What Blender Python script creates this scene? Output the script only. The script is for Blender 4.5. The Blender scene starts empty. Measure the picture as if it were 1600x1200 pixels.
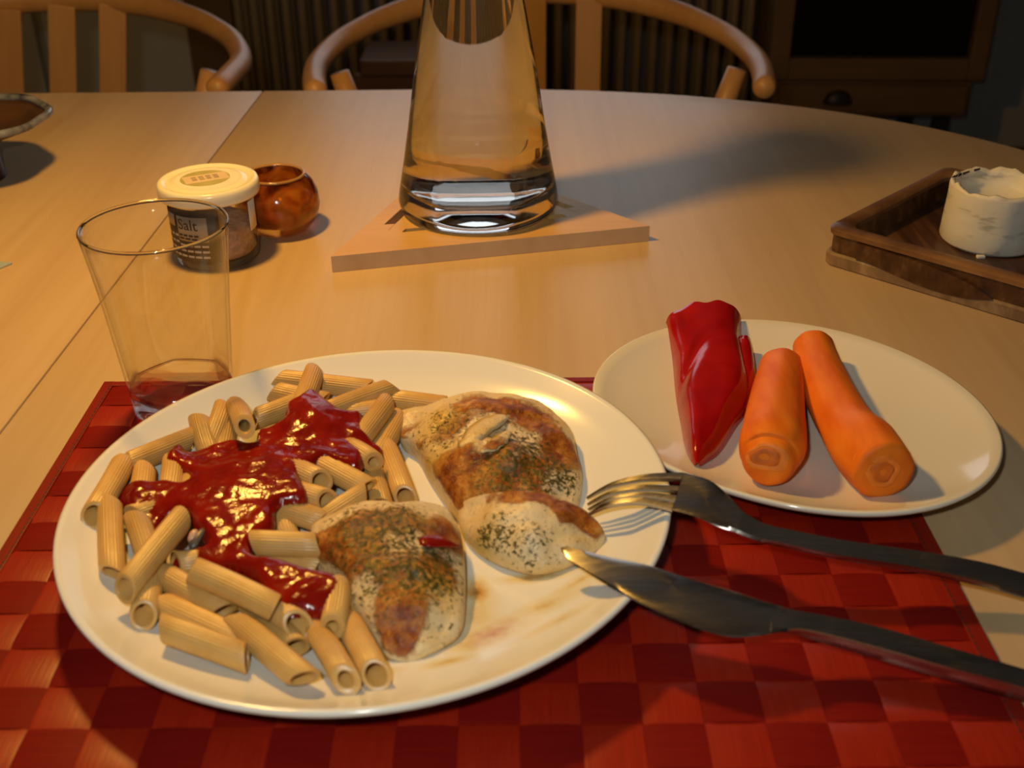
import bpy, bmesh, math, random
import numpy as np
from mathutils import Vector, Matrix, noise
random.seed(7); np.random.seed(7)
PI = math.pi
C = bpy.context.scene.collection
SC = bpy.context.scene

# ------------------------------------------------------------------ camera
# All lengths below are centimetres in the table's own frame (z = 0 is the table top);
# to_world() turns them into metres, the table top standing 0.75 m above the floor.
X0 = 19.018
def to_world(p): return Vector(((p[0]-X0)/100, p[1]/100, 0.75+p[2]/100))
RC = np.array([[0.9999592836754946, -0.004327060877713367, -0.007918808960469616],
               [0.009022897285422923, 0.4925978873065184, 0.8702102669732938],
               [0.00013533576230661536, -0.870246285809549, 0.4926168731569355]])
CP = np.array([19.018, -57.492, 33.930]); FPX = 1800.0
def at(x, y, z):                       # point of the plane at height z seen at photo pixel x, y
    d = RC.T @ np.array([(x-800)/FPX, -(y-600)/FPX, -1.0]); t = (z-CP[2])/d[2]
    return CP + t*d
cam_d = bpy.data.cameras.new('camera'); cam = bpy.data.objects.new('camera', cam_d); C.objects.link(cam)
M4 = Matrix(RC.T.tolist()).to_4x4(); M4.translation = to_world(CP); cam.matrix_world = M4
cam_d.sensor_width = 36; cam_d.lens = FPX/1600*36; cam_d.clip_start = 0.02; cam_d.clip_end = 40
cam_d.dof.use_dof = True; cam_d.dof.focus_distance = 0.72; cam_d.dof.aperture_fstop = 11
SC.camera = cam

# ------------------------------------------------------------------ light and exposure
SC.view_settings.view_transform = 'Standard'; SC.view_settings.look = 'None'
SC.view_settings.gamma = 1; SC.view_settings.use_curve_mapping = False
SC.view_settings.exposure = 0.0
wd = bpy.data.worlds.new('world'); SC.world = wd; wd.use_nodes = True
wd.node_tree.nodes['Background'].inputs[0].default_value = (0.8, 0.85, 1.0, 1); wd.node_tree.nodes['Background'].inputs[1].default_value = 0.004
def lamp(name, kind, loc, energy, col, **kw):
    l = bpy.data.lights.new(name, kind); l.energy = energy; l.color = col
    for k, v in kw.items(): setattr(l, k, v)
    o = bpy.data.objects.new(name, l); C.objects.link(o); o.location = to_world(loc); return o
# the bulb of the pendant lamp that hangs above the table, out of the frame
lamp('pendant_bulb', 'SPOT', (-5, 16, 50), 11.0, (1.0, 0.53, 0.10), shadow_soft_size=0.028, spot_size=math.radians(170), spot_blend=0.12)
# the camera's own small flash beside the lens
fl = lamp('camera_flash', 'AREA', (14.5, -57.5, 40), 1.5, (0.95, 0.97, 0.90), shape='DISK', size=0.03)
fl.rotation_euler = (Vector(to_world((20, 30, 0)))-fl.location).to_track_quat('-Z', 'Y').to_euler()
# cool evening light behind the window above the radiator (the window itself is out of the frame)
wl = lamp('window_light', 'AREA', (22, 243, 62), 3.6, (0.84, 0.91, 1.0), shape='RECTANGLE', size=1.2, size_y=0.8)
wl.rotation_euler = (Vector(to_world((22, 100, 60)))-wl.location).to_track_quat('-Z', 'Y').to_euler()
cy = SC.cycles
cy.max_bounces = 16; cy.transmission_bounces = 14; cy.transparent_max_bounces = 16; cy.glossy_bounces = 6; cy.diffuse_bounces = 3
cy.caustics_refractive = True; cy.caustics_reflective = False; cy.blur_glossy = 0.6; cy.sample_clamp_indirect = 6
cy.use_denoising = True

# ------------------------------------------------------------------ materials
def nmat(name):
    m = bpy.data.materials.new(name); m.use_nodes = True
    nt = m.node_tree; b = nt.nodes['Principled BSDF']; return m, nt, b
def N(nt, t, **kw):
    n = nt.nodes.new(t)
    for k, v in kw.items():
        if k in n.inputs: n.inputs[k].default_value = v
        else: setattr(n, k, v)
    return n
def L(nt, a, b): nt.links.new(a, b)
def ramp(nt, stops, interp='LINEAR'):
    r = nt.nodes.new('ShaderNodeValToRGB'); e = r.color_ramp.elements; r.color_ramp.interpolation = interp
    while len(e) > 1: e.remove(e[-1])
    for i, (p, c) in enumerate(stops):
        x = e[0] if i == 0 else e.new(p)
        x.position = p; x.color = (*c, 1) if len(c) == 3 else c
    return r
def setp(b, col=None, rough=None, **kw):
    if col is not None: b.inputs['Base Color'].default_value = (*col, 1)
    if rough is not None: b.inputs['Roughness'].default_value = rough
    for k, v in kw.items(): b.inputs[k.replace('_', ' ')].default_value = v
def coords(nt, scale=(1, 1, 1), rot=(0, 0, 0), loc=(0, 0, 0), kind='Object'):
    tc = N(nt, 'ShaderNodeTexCoord'); mp = N(nt, 'ShaderNodeMapping')
    mp.inputs['Scale'].default_value = scale; mp.inputs['Rotation'].default_value = rot; mp.inputs['Location'].default_value = loc
    L(nt, tc.outputs[kind], mp.inputs['Vector']); return mp.outputs[0]
def bump(nt, b, h, strength=0.3, dist=0.001):
    n = N(nt, 'ShaderNodeBump'); n.inputs['Strength'].default_value = strength; n.inputs['Distance'].default_value = dist
    L(nt, h, n.inputs['Height']); L(nt, n.outputs[0], b.inputs['Normal']); return n
def plain(name, col, rough=0.5, var=0.0, vscale=40, **kw):
    m, nt, b = nmat(name); setp(b, col, rough, **kw)
    if var:
        no = N(nt, 'ShaderNodeTexNoise', Scale=vscale, Detail=4.0); L(nt, coords(nt), no.inputs['Vector'])
        r = ramp(nt, [(0.3, tuple(c*(1-var) for c in col)), (0.7, tuple(min(1, c*(1+var)) for c in col))])
        L(nt, no.outputs['Fac'], r.inputs[0]); L(nt, r.outputs[0], b.inputs['Base Color'])
    return m
def wood(name, c1, c2, c3, scale=(60, 3, 60), rough=0.4, rot=(0, 0, 0), bs=0.15, streak=0.6):
    m, nt, b = nmat(name); setp(b, c1, rough)
    v = coords(nt, scale, rot)
    n1 = N(nt, 'ShaderNodeTexNoise', Scale=1.0, Detail=6.0, Roughness=0.62, Distortion=0.4); L(nt, v, n1.inputs['Vector'])
    v2 = coords(nt, tuple(s*0.13 for s in scale), rot)
    n2 = N(nt, 'ShaderNodeTexNoise', Scale=1.0, Detail=3.0); L(nt, v2, n2.inputs['Vector'])
    r = ramp(nt, [(0.3, c2), (0.52, c1), (0.72, c3)]); L(nt, n1.outputs['Fac'], r.inputs[0])
    r2 = ramp(nt, [(0.32, c2), (0.55, c1), (0.75, c3)]); L(nt, n2.outputs['Fac'], r2.inputs[0])
    mx = N(nt, 'ShaderNodeMix', data_type='RGBA'); mx.inputs['Factor'].default_value = streak
    L(nt, r.outputs[0], mx.inputs['A']); L(nt, r2.outputs[0], mx.inputs['B']); L(nt, mx.outputs['Result'], b.inputs['Base Color'])
    bump(nt, b, n1.outputs['Fac'], bs, 0.0004); return m
MT = {}
MT['table'] = wood('pale_table_wood', (.60, .43, .245), (.53, .36, .19), (.65, .485, .29), (130, 5, 60), 0.38, (0, 0, .025), 0.06)
MT['chair'] = wood('chair_wood', (.56, .30, .11), (.46, .23, .075), (.64, .37, .15), (60, 60, 8), 0.42, bs=0.05)
MT['trivet'] = wood('trivet_wood', (.64, .385, .13), (.56, .31, .09), (.70, .45, .17), (14, 130, 60), 0.45, (0, 0, .22), 0.08)
MT['trivet_edge'] = wood('trivet_end_grain', (.60, .42, .24), (.50, .33, .17), (.68, .51, .31), (60, 60, 30), 0.5, (0.3, 0.7, .3), 0.1)
MT['tray'] = wood('dark_tray_wood', (.085, .036, .013), (.022, .008, .004), (.22, .11, .045), (16, 140, 60), 0.36, (0, 0, -0.78), 0.5, 0.35)
MT['tray_floor'] = wood('dark_tray_floor', (.075, .030, .011), (.018, .007, .003), (.19, .095, .04), (90, 5, 60), 0.4, (0, 0, -0.55), 0.5, 0.3)
MT['tray_rim'] = wood('worn_tray_rim', (.24, .115, .042), (.07, .028, .011), (.40, .23, .10), (30, 30, 60), 0.42, (0, 0, 0), 0.4, 0.5)
MT['tray_base'] = wood('rough_tray_base', (.24, .15, .075), (.09, .05, .024), (.44, .32, .18), (60, 60, 40), 0.6, (0, .3, -0.78), 0.8, 0.4)
MT['cabinet'] = wood('cabinet_wood', (.20, .115, .05), (.15, .08, .034), (.25, .145, .065), (6, 6, 40), 0.5)
MT['bench'] = wood('bench_wood', (.13, .055, .022), (.08, .03, .012), (.18, .08, .03), (4, 40, 40), 0.5)
MT['floor'] = wood('floor_wood', (.20, .11, .05), (.14, .075, .033), (.26, .15, .07), (3, 14, 10), 0.45)
MT['wall'] = plain('wall_paint', (.45, .46, .46), 0.8, 0.04, 8)
MT['door'] = plain('grey_door_paint', (.60, .60, .57), 0.6, 0.04, 8)
MT['ceiling'] = plain('ceiling_paint', (.6, .58, .54), 0.8, 0.02, 8)
MT['radiator'] = plain('radiator_enamel', (.29, .225, .13), 0.45, 0.05, 20)
MT['black'] = plain('black_glass', (.008, .008, .009), 0.12, 0.1, 20)
MT['dark'] = plain('dark_metal', (.02, .015, .013), 0.45, 0.2, 60)
MT['porcelain2'] = plain('cream_porcelain', (.78, .735, .61), 0.12, 0.015, 20, Coat_Weight=0.3, Coat_Roughness=0.05)
MT['steel'] = None
def glass(name, col=(1, 1, 1), ior=1.5, rough=0.0):
    m, nt, b = nmat(name); setp(b, col, rough, IOR=ior, Transmission_Weight=1.0)
    return m
MT['glass'] = glass('clear_glass', (.985, .99, .98))
def thin_glass(name, tint, edge):
    """thin clear wall: straight-through light, a Fresnel reflection, and the greener look of glass seen edge-on"""
    m, nt, b = nmat(name); nt.nodes.remove(b)
    t = N(nt, 'ShaderNodeBsdfTransparent'); g = N(nt, 'ShaderNodeBsdfGlossy'); g.inputs['Roughness'].default_value = 0.02
    lw = N(nt, 'ShaderNodeLayerWeight'); lw.inputs['Blend'].default_value = 0.5
    r = ramp(nt, [(0.0, tint), (0.72, tint), (0.93, edge), (1.0, edge)]); L(nt, lw.outputs['Facing'], r.inputs[0]); L(nt, r.outputs[0], t.inputs[0])
    f = N(nt, 'ShaderNodeFresnel'); ge = N(nt, 'ShaderNodeNewGeometry'); mi = N(nt, 'ShaderNodeMapRange')   # same reflection from both faces
    mi.inputs['To Min'].default_value = 1.45; mi.inputs['To Max'].default_value = 1/1.45; L(nt, ge.outputs['Backfacing'], mi.inputs['Value']); L(nt, mi.outputs[0], f.inputs['IOR'])
    x = N(nt, 'ShaderNodeMixShader'); L(nt, f.outputs[0], x.inputs[0]); L(nt, t.outputs[0], x.inputs[1]); L(nt, g.outputs[0], x.inputs[2])
    L(nt, x.outputs[0], nt.nodes['Material Output'].inputs[0]); return m
MT['thin'] = thin_glass('thin_clear_glass', (.985, .987, .98), (.60, .58, .50))
def soft_glass(name, share):
    m, nt, b = nmat(name); setp(b, (.985, .99, .98), 0.0, IOR=1.32, Transmission_Weight=1.0)
    t = N(nt, 'ShaderNodeBsdfTransparent'); x = N(nt, 'ShaderNodeMixShader'); x.inputs[0].default_value = share
    L(nt, b.outputs[0], x.inputs[1]); L(nt, t.outputs[0], x.inputs[2]); L(nt, x.outputs[0], nt.nodes['Material Output'].inputs[0]); return m
MT['base_glass'] = soft_glass('clear_base_glass', .5)
MT['carafe_glass'] = glass('carafe_glass', (.985, .99, .975))
MT['water'] = glass('water', (.99, .995, .99), 1.33)
def m_steel():
    m, nt, b = nmat('brushed_steel'); setp(b, (.50, .47, .42), 0.24, Metallic=1.0, Anisotropic=0.5)
    v = coords(nt, (30, 900, 900)); n = N(nt, 'ShaderNodeTexNoise', Scale=1.0, Detail=3.0); L(nt, v, n.inputs['Vector'])
    mr = N(nt, 'ShaderNodeMapRange'); mr.inputs['To Min'].default_value = .17; mr.inputs['To Max'].default_value = .34
    L(nt, n.outputs['Fac'], mr.inputs['Value']); L(nt, mr.outputs[0], b.inputs['Roughness']); return m
MT['steel'] = m_steel()
def m_mat(name, base, lo, hi, rough, rot, spec):
    m, nt, b = nmat(name); setp(b, base, rough, Specular_IOR_Level=spec)
    sc = (900, 40, 100) if rot else (40, 900, 100)
    n = N(nt, 'ShaderNodeTexNoise', Scale=1.0, Detail=3.0); L(nt, coords(nt, sc), n.inputs['Vector'])
    n2 = N(nt, 'ShaderNodeTexNoise', Scale=14.0, Detail=2.0); L(nt, coords(nt), n2.inputs['Vector'])
    r = ramp(nt, [(0.25, lo), (0.5, base), (0.75, hi)])
    mx = N(nt, 'ShaderNodeMix'); mx.inputs['Factor'].default_value = 0.4
    L(nt, n.outputs['Fac'], mx.inputs['A']); L(nt, n2.outputs['Fac'], mx.inputs['B']); L(nt, mx.outputs['Result'], r.inputs[0])
    L(nt, r.outputs[0], b.inputs['Base Color']); bump(nt, b, n.outputs['Fac'], 0.25, 0.0003); return m
MT['strip_v'] = m_mat('mat_strip_lengthwise', (.30, .014, .003), (.23, .010, .002), (.36, .021, .004), 0.38, True, 0.42)  # brighter than the crosswise strips: fibre sheen put into the colour
MT['strip_h'] = m_mat('mat_strip_crosswise', (.19, .007, .004), (.15, .005, .003), (.225, .010, .005), 0.55, False, 0.08)
MT['hem'] = m_mat('mat_hem', (.22, .011, .004), (.17, .008, .003), (.27, .016, .005), 0.45, True, 0.25)
MT['thread'] = plain('hem_thread', (.05, .01, .006), 0.7, 0.1, 60)
def m_penne():
    m, nt, b = nmat('cooked_pasta'); setp(b, (.60, .35, .105), 0.34, Subsurface_Weight=0.12, Subsurface_Scale=0.003)
    b.inputs['Subsurface Radius'].default_value = (1.0, .6, .25)
    oi = N(nt, 'ShaderNodeObjectInfo')
    n = N(nt, 'ShaderNodeTexNoise', Scale=90.0, Detail=3.0); L(nt, coords(nt, (1, 1, 1)), n.inputs['Vector'])
    r = ramp(nt, [(0.25, (.57, .315, .08)), (0.55, (.64, .38, .115)), (0.8, (.68, .43, .145))]); L(nt, n.outputs['Fac'], r.inputs[0])
    hs = N(nt, 'ShaderNodeHueSaturation'); mr = N(nt, 'ShaderNodeMapRange'); mr.inputs['To Min'].default_value = .88; mr.inputs['To Max'].default_value = 1.08
    L(nt, oi.outputs['Random'], mr.inputs['Value']); L(nt, mr.outputs[0], hs.inputs['Value']); L(nt, r.outputs[0], hs.inputs['Color'])
    L(nt, hs.outputs[0], b.inputs['Base Color']); bump(nt, b, n.outputs['Fac'], 0.08, 0.0005); return m
MT['penne'] = m_penne()
def m_sauce():
    m, nt, b = nmat('tomato_sauce'); setp(b, (.28, .008, .002), 0.17, Specular_IOR_Level=0.45, Subsurface_Weight=0.12, Subsurface_Scale=0.003)
    b.inputs['Subsurface Radius'].default_value = (1.0, .15, .05)
    n = N(nt, 'ShaderNodeTexNoise', Scale=330.0, Detail=3.0, Roughness=.55); L(nt, coords(nt), n.inputs['Vector'])
    n2 = N(nt, 'ShaderNodeTexNoise', Scale=70.0, Detail=2.0); L(nt, coords(nt), n2.inputs['Vector'])
    r = ramp(nt, [(0.3, (.17, .004, .001)), (0.55, (.24, .007, .002)), (0.8, (.31, .013, .003))]); L(nt, n2.outputs['Fac'], r.inputs[0]); L(nt, r.outputs[0], b.inputs['Base Color'])
    bump(nt, b, n.outputs['Fac'], 0.40, 0.0009); return m
MT['sauce'] = m_sauce()
def m_chicken():
    m, nt, b = nmat('fried_chicken'); setp(b, (.70, .52, .30), 0.32, Specular_IOR_Level=0.33, Subsurface_Weight=0.10, Subsurface_Scale=0.004)
    b.inputs['Subsurface Radius'].default_value = (1.0, .6, .35)
    at1 = N(nt, 'ShaderNodeVertexColor'); at1.layer_name = 'cook'
    sp = N(nt, 'ShaderNodeSeparateColor'); L(nt, at1.outputs['Color'], sp.inputs[0])
    v = coords(nt)
    nb = N(nt, 'ShaderNodeTexNoise', Scale=95.0, Detail=6.0, Roughness=0.7); L(nt, v, nb.inputs['Vector'])
    nf = N(nt, 'ShaderNodeTexNoise', Scale=420.0, Detail=3.0, Roughness=.6); L(nt, v, nf.inputs['Vector'])
    nm = N(nt, 'ShaderNodeTexNoise', Scale=38.0, Detail=3.0); L(nt, v, nm.inputs['Vector'])
    pale = ramp(nt, [(0.3, (.68, .46, .17)), (0.5, (.74, .56, .30)), (0.72, (.78, .64, .40))]); L(nt, nm.outputs['Fac'], pale.inputs[0])
    brown = ramp(nt, [(0.3, (.075, .014, .004)), (0.45, (.24, .055, .009)), (0.58, (.44, .16, .022)), (0.72, (.60, .34, .09))]); L(nt, nb.outputs['Fac'], brown.inputs[0])
    def mth(op, a, c, clamp=False):
        x = N(nt, 'ShaderNodeMath', operation=op, use_clamp=clamp)
        for i, k in enumerate((a, c)):
            if isinstance(k, (int, float)): x.inputs[i].default_value = k
            else: L(nt, k, x.inputs[i])
        return x.outputs[0]
    # brown crust where the pan touched: painted amount plus a ragged noise edge
    bf = mth('ADD', sp.outputs[0], mth('MULTIPLY', mth('SUBTRACT', nb.outputs['Fac'], .5), 1.5), False)
    br = ramp(nt, [(0.30, (0, 0, 0)), (0.55, (1, 1, 1))]); L(nt, bf, br.inputs[0])
    mx = N(nt, 'ShaderNodeMix', data_type='RGBA'); L(nt, br.outputs[0], mx.inputs['Factor']); L(nt, pale.outputs[0], mx.inputs['A']); L(nt, brown.outputs[0], mx.inputs['B'])
    # yellow oil tint
    ny = N(nt, 'ShaderNodeTexNoise', Scale=60.0, Detail=4.0); L(nt, coords(nt, loc=(.3, .1, .2)), ny.inputs['Vector'])
    yf = mth('ADD', sp.outputs[2], mth('SUBTRACT', ny.outputs['Fac'], .62), True)
    m2 = N(nt, 'ShaderNodeMix', data_type='RGBA'); L(nt, mth('MULTIPLY', yf, 1.1, True), m2.inputs['Factor']); L(nt, mx.outputs['Result'], m2.inputs['A']); m2.inputs['B'].default_value = (.60, .37, .05, 1)
    # dried herbs: dark green-brown flecks
    hv = N(nt, 'ShaderNodeTexVoronoi', Scale=650.0); L(nt, coords(nt, (1, .6, 1)), hv.inputs['Vector'])
    hn = N(nt, 'ShaderNodeTexNoise', Scale=420.0, Detail=5.0, Roughness=.75); L(nt, v, hn.inputs['Vector'])
    hf = mth('ADD', mth('MULTIPLY', sp.outputs[1], .175), hn.outputs['Fac'])
    hr = ramp(nt, [(0.635, (0, 0, 0)), (0.675, (1, 1, 1))]); L(nt, hf, hr.inputs[0])
    hc = ramp(nt, [(0.0, (.035, .028, .006)), (0.5, (.10, .075, .012)), (1.0, (.22, .15, .03))]); L(nt, hv.outputs['Color'], hc.inputs[0])
    m3 = N(nt, 'ShaderNodeMix', data_type='RGBA'); L(nt, hr.outputs[0], m3.inputs['Factor']); L(nt, m2.outputs['Result'], m3.inputs['A']); L(nt, hc.outputs[0], m3.inputs['B'])
    L(nt, m3.outputs['Result'], b.inputs['Base Color'])
    rr = N(nt, 'ShaderNodeMapRange'); rr.inputs['To Min'].default_value = .14; rr.inputs['To Max'].default_value = .46; L(nt, nm.outputs['Fac'], rr.inputs['Value']); L(nt, rr.outputs[0], b.inputs['Roughness'])
    hsum = mth('ADD', mth('MULTIPLY', nb.outputs['Fac'], br.outputs[0]), mth('MULTIPLY', nf.outputs['Fac'], .5))
    bump(nt, b, hsum, 0.75, 0.002); return m
MT['chicken'] = m_chicken()
def m_carrot():
    m, nt, b = nmat('peeled_carrot'); setp(b, (.78, .20, .020), 0.55, Specular_IOR_Level=0.25, Subsurface_Weight=0.15, Subsurface_Scale=0.004)
    b.inputs['Subsurface Radius'].default_value = (1.0, .4, .1)
    n = N(nt, 'ShaderNodeTexNoise', Scale=1.0, Detail=4.0); L(nt, coords(nt, (110, 30, 60)), n.inputs['Vector'])
    n2 = N(nt, 'ShaderNodeTexNoise', Scale=300.0, Detail=2.0); L(nt, coords(nt), n2.inputs['Vector'])
    r = ramp(nt, [(0.3, (.68, .125, .004)), (0.5, (.80, .18, .008)), (0.75, (.86, .24, .016))]); L(nt, n.outputs['Fac'], r.inputs[0]); L(nt, r.outputs[0], b.inputs['Base Color'])
    bump(nt, b, n2.outputs['Fac'], 0.12, 0.0006); return m
MT['carrot'] = m_carrot()
MT['carrot_core'] = plain('carrot_core', (.64, .135, .006), 0.6, 0.2, 220)
MT['carrot_ring'] = plain('carrot_ring', (.82, .21, .014), 0.6, 0.12, 220)
def m_pepper():
    m, nt, b = nmat('red_pepper_skin'); setp(b, (.36, .004, .003), 0.16)
    n = N(nt, 'ShaderNodeTexNoise', Scale=45.0, Detail=3.0); L(nt, coords(nt), n.inputs['Vector'])
    r = ramp(nt, [(0.3, (.28, .002, .002)), (0.55, (.37, .004, .003)), (0.8, (.44, .008, .003))]); L(nt, n.outputs['Fac'], r.inputs[0]); L(nt, r.outputs[0], b.inputs['Base Color'])
    bump(nt, b, n.outputs['Fac'], 0.25, 0.002); return m
MT['pepper'] = m_pepper()
MT['pepper_flesh'] = plain('red_pepper_flesh', (.62, .05, .02), 0.4, 0.1, 60)
def m_amber():
    m, nt, b = nmat('amber_glass'); setp(b, (.55, .16, .02), 0.12, IOR=1.35, Transmission_Weight=0.7, Coat_Weight=.4, Coat_Roughness=.05)
    n = N(nt, 'ShaderNodeTexNoise', Scale=42.0, Detail=3.0, Distortion=1.0); L(nt, coords(nt, loc=(.11, .3, .2)), n.inputs['Vector'])
    r = ramp(nt, [(0.37, (.09, .016, .006)), (0.46, (.42, .10, .010)), (0.6, (.74, .26, .025)), (0.8, (.82, .40, .05))]); L(nt, n.outputs['Fac'], r.inputs[0]); L(nt, r.outputs[0], b.inputs['Base Color'])
    bump(nt, b, n.outputs['Fac'], .2, .002); return m
MT['amber'] = m_amber()
MT['amber_rim'] = plain('amber_glass_rim', (.66, .36, .12), 0.08, 0.1, 40, Transmission_Weight=0.5)
MT['lid'] = plain('cream_lid_enamel', (.80, .77, .60), 0.22, 0.02, 30)
MT['sticker'] = plain('white_sticker', (.80, .76, .68), 0.45, 0.03, 60)
MT['olive'] = plain('olive_print', (.42, .38, .14), 0.5, 0.1, 80)
MT['beige'] = plain('beige_print', (.66, .52, .36), 0.5, 0.05, 80)
MT['brown_label'] = plain('dark_label_print', (.055, .038, .026), 0.5, 0.2, 80)
MT['grey_label'] = plain('grey_label_print', (.38, .34, .28), 0.5, 0.1, 80)
MT['salt'] = plain('pinkish_herb_salt', (.42, .26, .19), 0.7, 0.35, 260)
MT['ink'] = plain('printed_ink', (.05, .035, .028), 0.6, 0.1, 60)
MT['pale_ink'] = plain('pale_printed_ink', (.60, .54, .44), 0.6, 0.1, 60)
def m_wax():
    m, nt, b = nmat('white_wax'); setp(b, (.74, .70, .58), 0.5, Subsurface_Weight=0.3, Subsurface_Scale=0.006)
    n = N(nt, 'ShaderNodeTexNoise', Scale=1.0, Detail=3.0); L(nt, coords(nt, (50, 50, 160)), n.inputs['Vector'])
    r = ramp(nt, [(0.32, (.48, .46, .40)), (0.42, (.74, .70, .58)), (0.8, (.80, .76, .66))]); L(nt, n.outputs['Fac'], r.inputs[0]); L(nt, r.outputs[0], b.inputs['Base Color'])
    n2 = N(nt, 'ShaderNodeTexNoise', Scale=120.0, Detail=3.0); L(nt, coords(nt), n2.inputs['Vector'])
    bump(nt, b, n2.outputs['Fac'], 0.3, 0.001); return m
MT['wax'] = m_wax()
MT['hole_black'] = plain('hole_black', (.012, .010, .012), 0.8, 0.1, 60)
MT['bowl'] = plain('brown_stoneware', (.075, .036, .014), 0.3, 0.3, 30)
MT['bowl_rim'] = plain('blue_white_rim_glaze', (.15, .165, .22), 0.15, 0.85, 70)
MT['card'] = plain('pale_blue_card', (.38, .47, .52), 0.6, 0.05, 40)
MT['mushroom'] = plain('grey_mushroom', (.12, .10, .075), 0.35, 0.4, 200)
MT['bit'] = plain('pinkish_onion', (.62, .38, .26), 0.3, 0.1, 100)
def m_plate(name, stains):
    m, nt, b = nmat(name); setp(b, (.83, .81, .73), 0.15)
    tc = N(nt, 'ShaderNodeTexCoord'); acc = None
    no = N(nt, 'ShaderNodeTexNoise', Scale=70.0, Detail=6.0, Roughness=.7); L(nt, tc.outputs['Object'], no.inputs['Vector'])
    for (x, y, rx, ry, ang, s) in stains:
        mp = N(nt, 'ShaderNodeMapping', vector_type='TEXTURE'); mp.inputs['Location'].default_value = (x, y, 0); mp.inputs['Rotation'].default_value = (0, 0, ang); mp.inputs['Scale'].default_value = (rx, ry, 1)
        L(nt, tc.outputs['Object'], mp.inputs['Vector'])
        g = N(nt, 'ShaderNodeTexGradient', gradient_type='SPHERICAL'); L(nt, mp.outputs[0], g.inputs[0])
        k = N(nt, 'ShaderNodeMath', operation='MULTIPLY'); L(nt, g.outputs['Fac'], k.inputs[0]); k.inputs[1].default_value = s
        if acc is None: acc = k.outputs[0]
        else:
            a = N(nt, 'ShaderNodeMath', operation='MAXIMUM'); L(nt, acc, a.inputs[0]); L(nt, k.outputs[0], a.inputs[1]); acc = a.outputs[0]
    if acc is not None:
        a = N(nt, 'ShaderNodeMath', operation='MULTIPLY'); L(nt, acc, a.inputs[0]); L(nt, no.outputs['Fac'], a.inputs[1])
        r = ramp(nt, [(0.02, (.83, .81, .73)), (0.18, (.78, .68, .42)), (0.34, (.66, .40, .12)), (0.5, (.46, .2, .04))]); L(nt, a.outputs[0], r.inputs[0]); L(nt, r.outputs[0], b.inputs['Base Color'])
    return m

# ------------------------------------------------------------------ builders
ORI = {}
def tag(o, label, cat, group=None, kind=None):
    if label: o['label'] = label
    if cat: o['category'] = cat
    if group: o['group'] = group
    if kind: o['kind'] = kind
    return o
def thing(name, label, cat, loc, group=None):
    o = bpy.data.objects.new(name, None); C.objects.link(o); o.empty_display_size = .02
    o.location = to_world(loc); ORI[o.name] = np.array(loc, float); return tag(o, label, cat, group)
def mk(name, V, F, mat, parent=None, smooth=True, origin=None, sharp=None):
    """one mesh object; V in centimetres of the table frame"""
    V = np.asarray(V, float)
    if parent is not None: org = ORI[parent.name]
    else: org = np.array(origin if origin is not None else (V[:, 0].mean(), V[:, 1].mean(), V[:, 2].min()), float)
    me = bpy.data.meshes.new(name); me.from_pydata(((V-org)/100).tolist(), [], [tuple(int(i) for i in f) for f in F]); me.update()
    mats = mat if isinstance(mat, (list, tuple)) else [mat]
    for m in mats: me.materials.append(m)
    bm = bmesh.new(); bm.from_mesh(me); bmesh.ops.recalc_face_normals(bm, faces=bm.faces); bm.to_mesh(me); bm.free()
    if smooth:
        for p in me.polygons: p.use_smooth = True
        if sharp: me.set_sharp_from_angle(angle=math.radians(sharp))
    o = bpy.data.objects.new(name, me); C.objects.link(o); ORI[o.name] = org
    if parent is not None: o.parent = parent
    else: o.location = to_world(org)
    return o
def dup(root, delta_loc=None, matrix=None):
    r = root.copy(); C.objects.link(r); ORI[r.name] = ORI[root.name]
    for ch in list(root.children):
        c = ch.copy(); C.objects.link(c); c.parent = r
        for g in list(ch.children):
            d = g.copy(); C.objects.link(d); d.parent = c
    if matrix is not None: r.matrix_world = matrix
    return r
def join(*parts):
    V, F = [], []
    for v, f in parts:
        k = len(V); V.extend([tuple(x) for x in v]); F.extend([tuple(i+k for i in g) for g in f])
    return V, F
def grid_faces(n, m, closed_u=True, closed_v=False):
    """n points round (u), m rings (v), index = j*n+i"""
    F = []
    for j in range(m if closed_v else m-1):
        for i in range(n if closed_u else n-1):
            a = j*n+i; b = j*n+(i+1) % n; c = ((j+1) % m)*n+(i+1) % n; d = ((j+1) % m)*n+i
            F.append((a, b, c, d))
    return F
def lathe(cx, cy, prof, n=64, rf=None, cap0=True, cap1=True):
    V = []
    for k, (r, z) in enumerate(prof):
        for i in range(n):
            t = 2*PI*i/n; rr = r*(rf(t, z, k) if rf else 1)
            V.append((cx+rr*math.cos(t), cy+rr*math.sin(t), z))
    F = grid_faces(n, len(prof))
    if cap0: F.append(tuple(range(n))[::-1])
    if cap1: F.append(tuple((len(prof)-1)*n+i for i in range(n)))
    return V, F
def box(x0, x1, y0, y1, z0, z1, bev=0.0):
    bm = bmesh.new(); bmesh.ops.create_cube(bm, size=1)
    for v in bm.verts: v.co = Vector((x0+(v.co.x+.5)*(x1-x0), y0+(v.co.y+.5)*(y1-y0), z0+(v.co.z+.5)*(z1-z0)))
    if bev: bmesh.ops.bevel(bm, geom=bm.edges[:], offset=bev, segments=2, profile=.6, affect='EDGES')
    bm.verts.index_update(); V = [tuple(v.co) for v in bm.verts]; F = [tuple(v.index for v in f.verts) for f in bm.faces]; bm.free(); return V, F
def xform(part, mtx):
    v, f = part; return [tuple(mtx @ Vector(p)) for p in v], f
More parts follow.
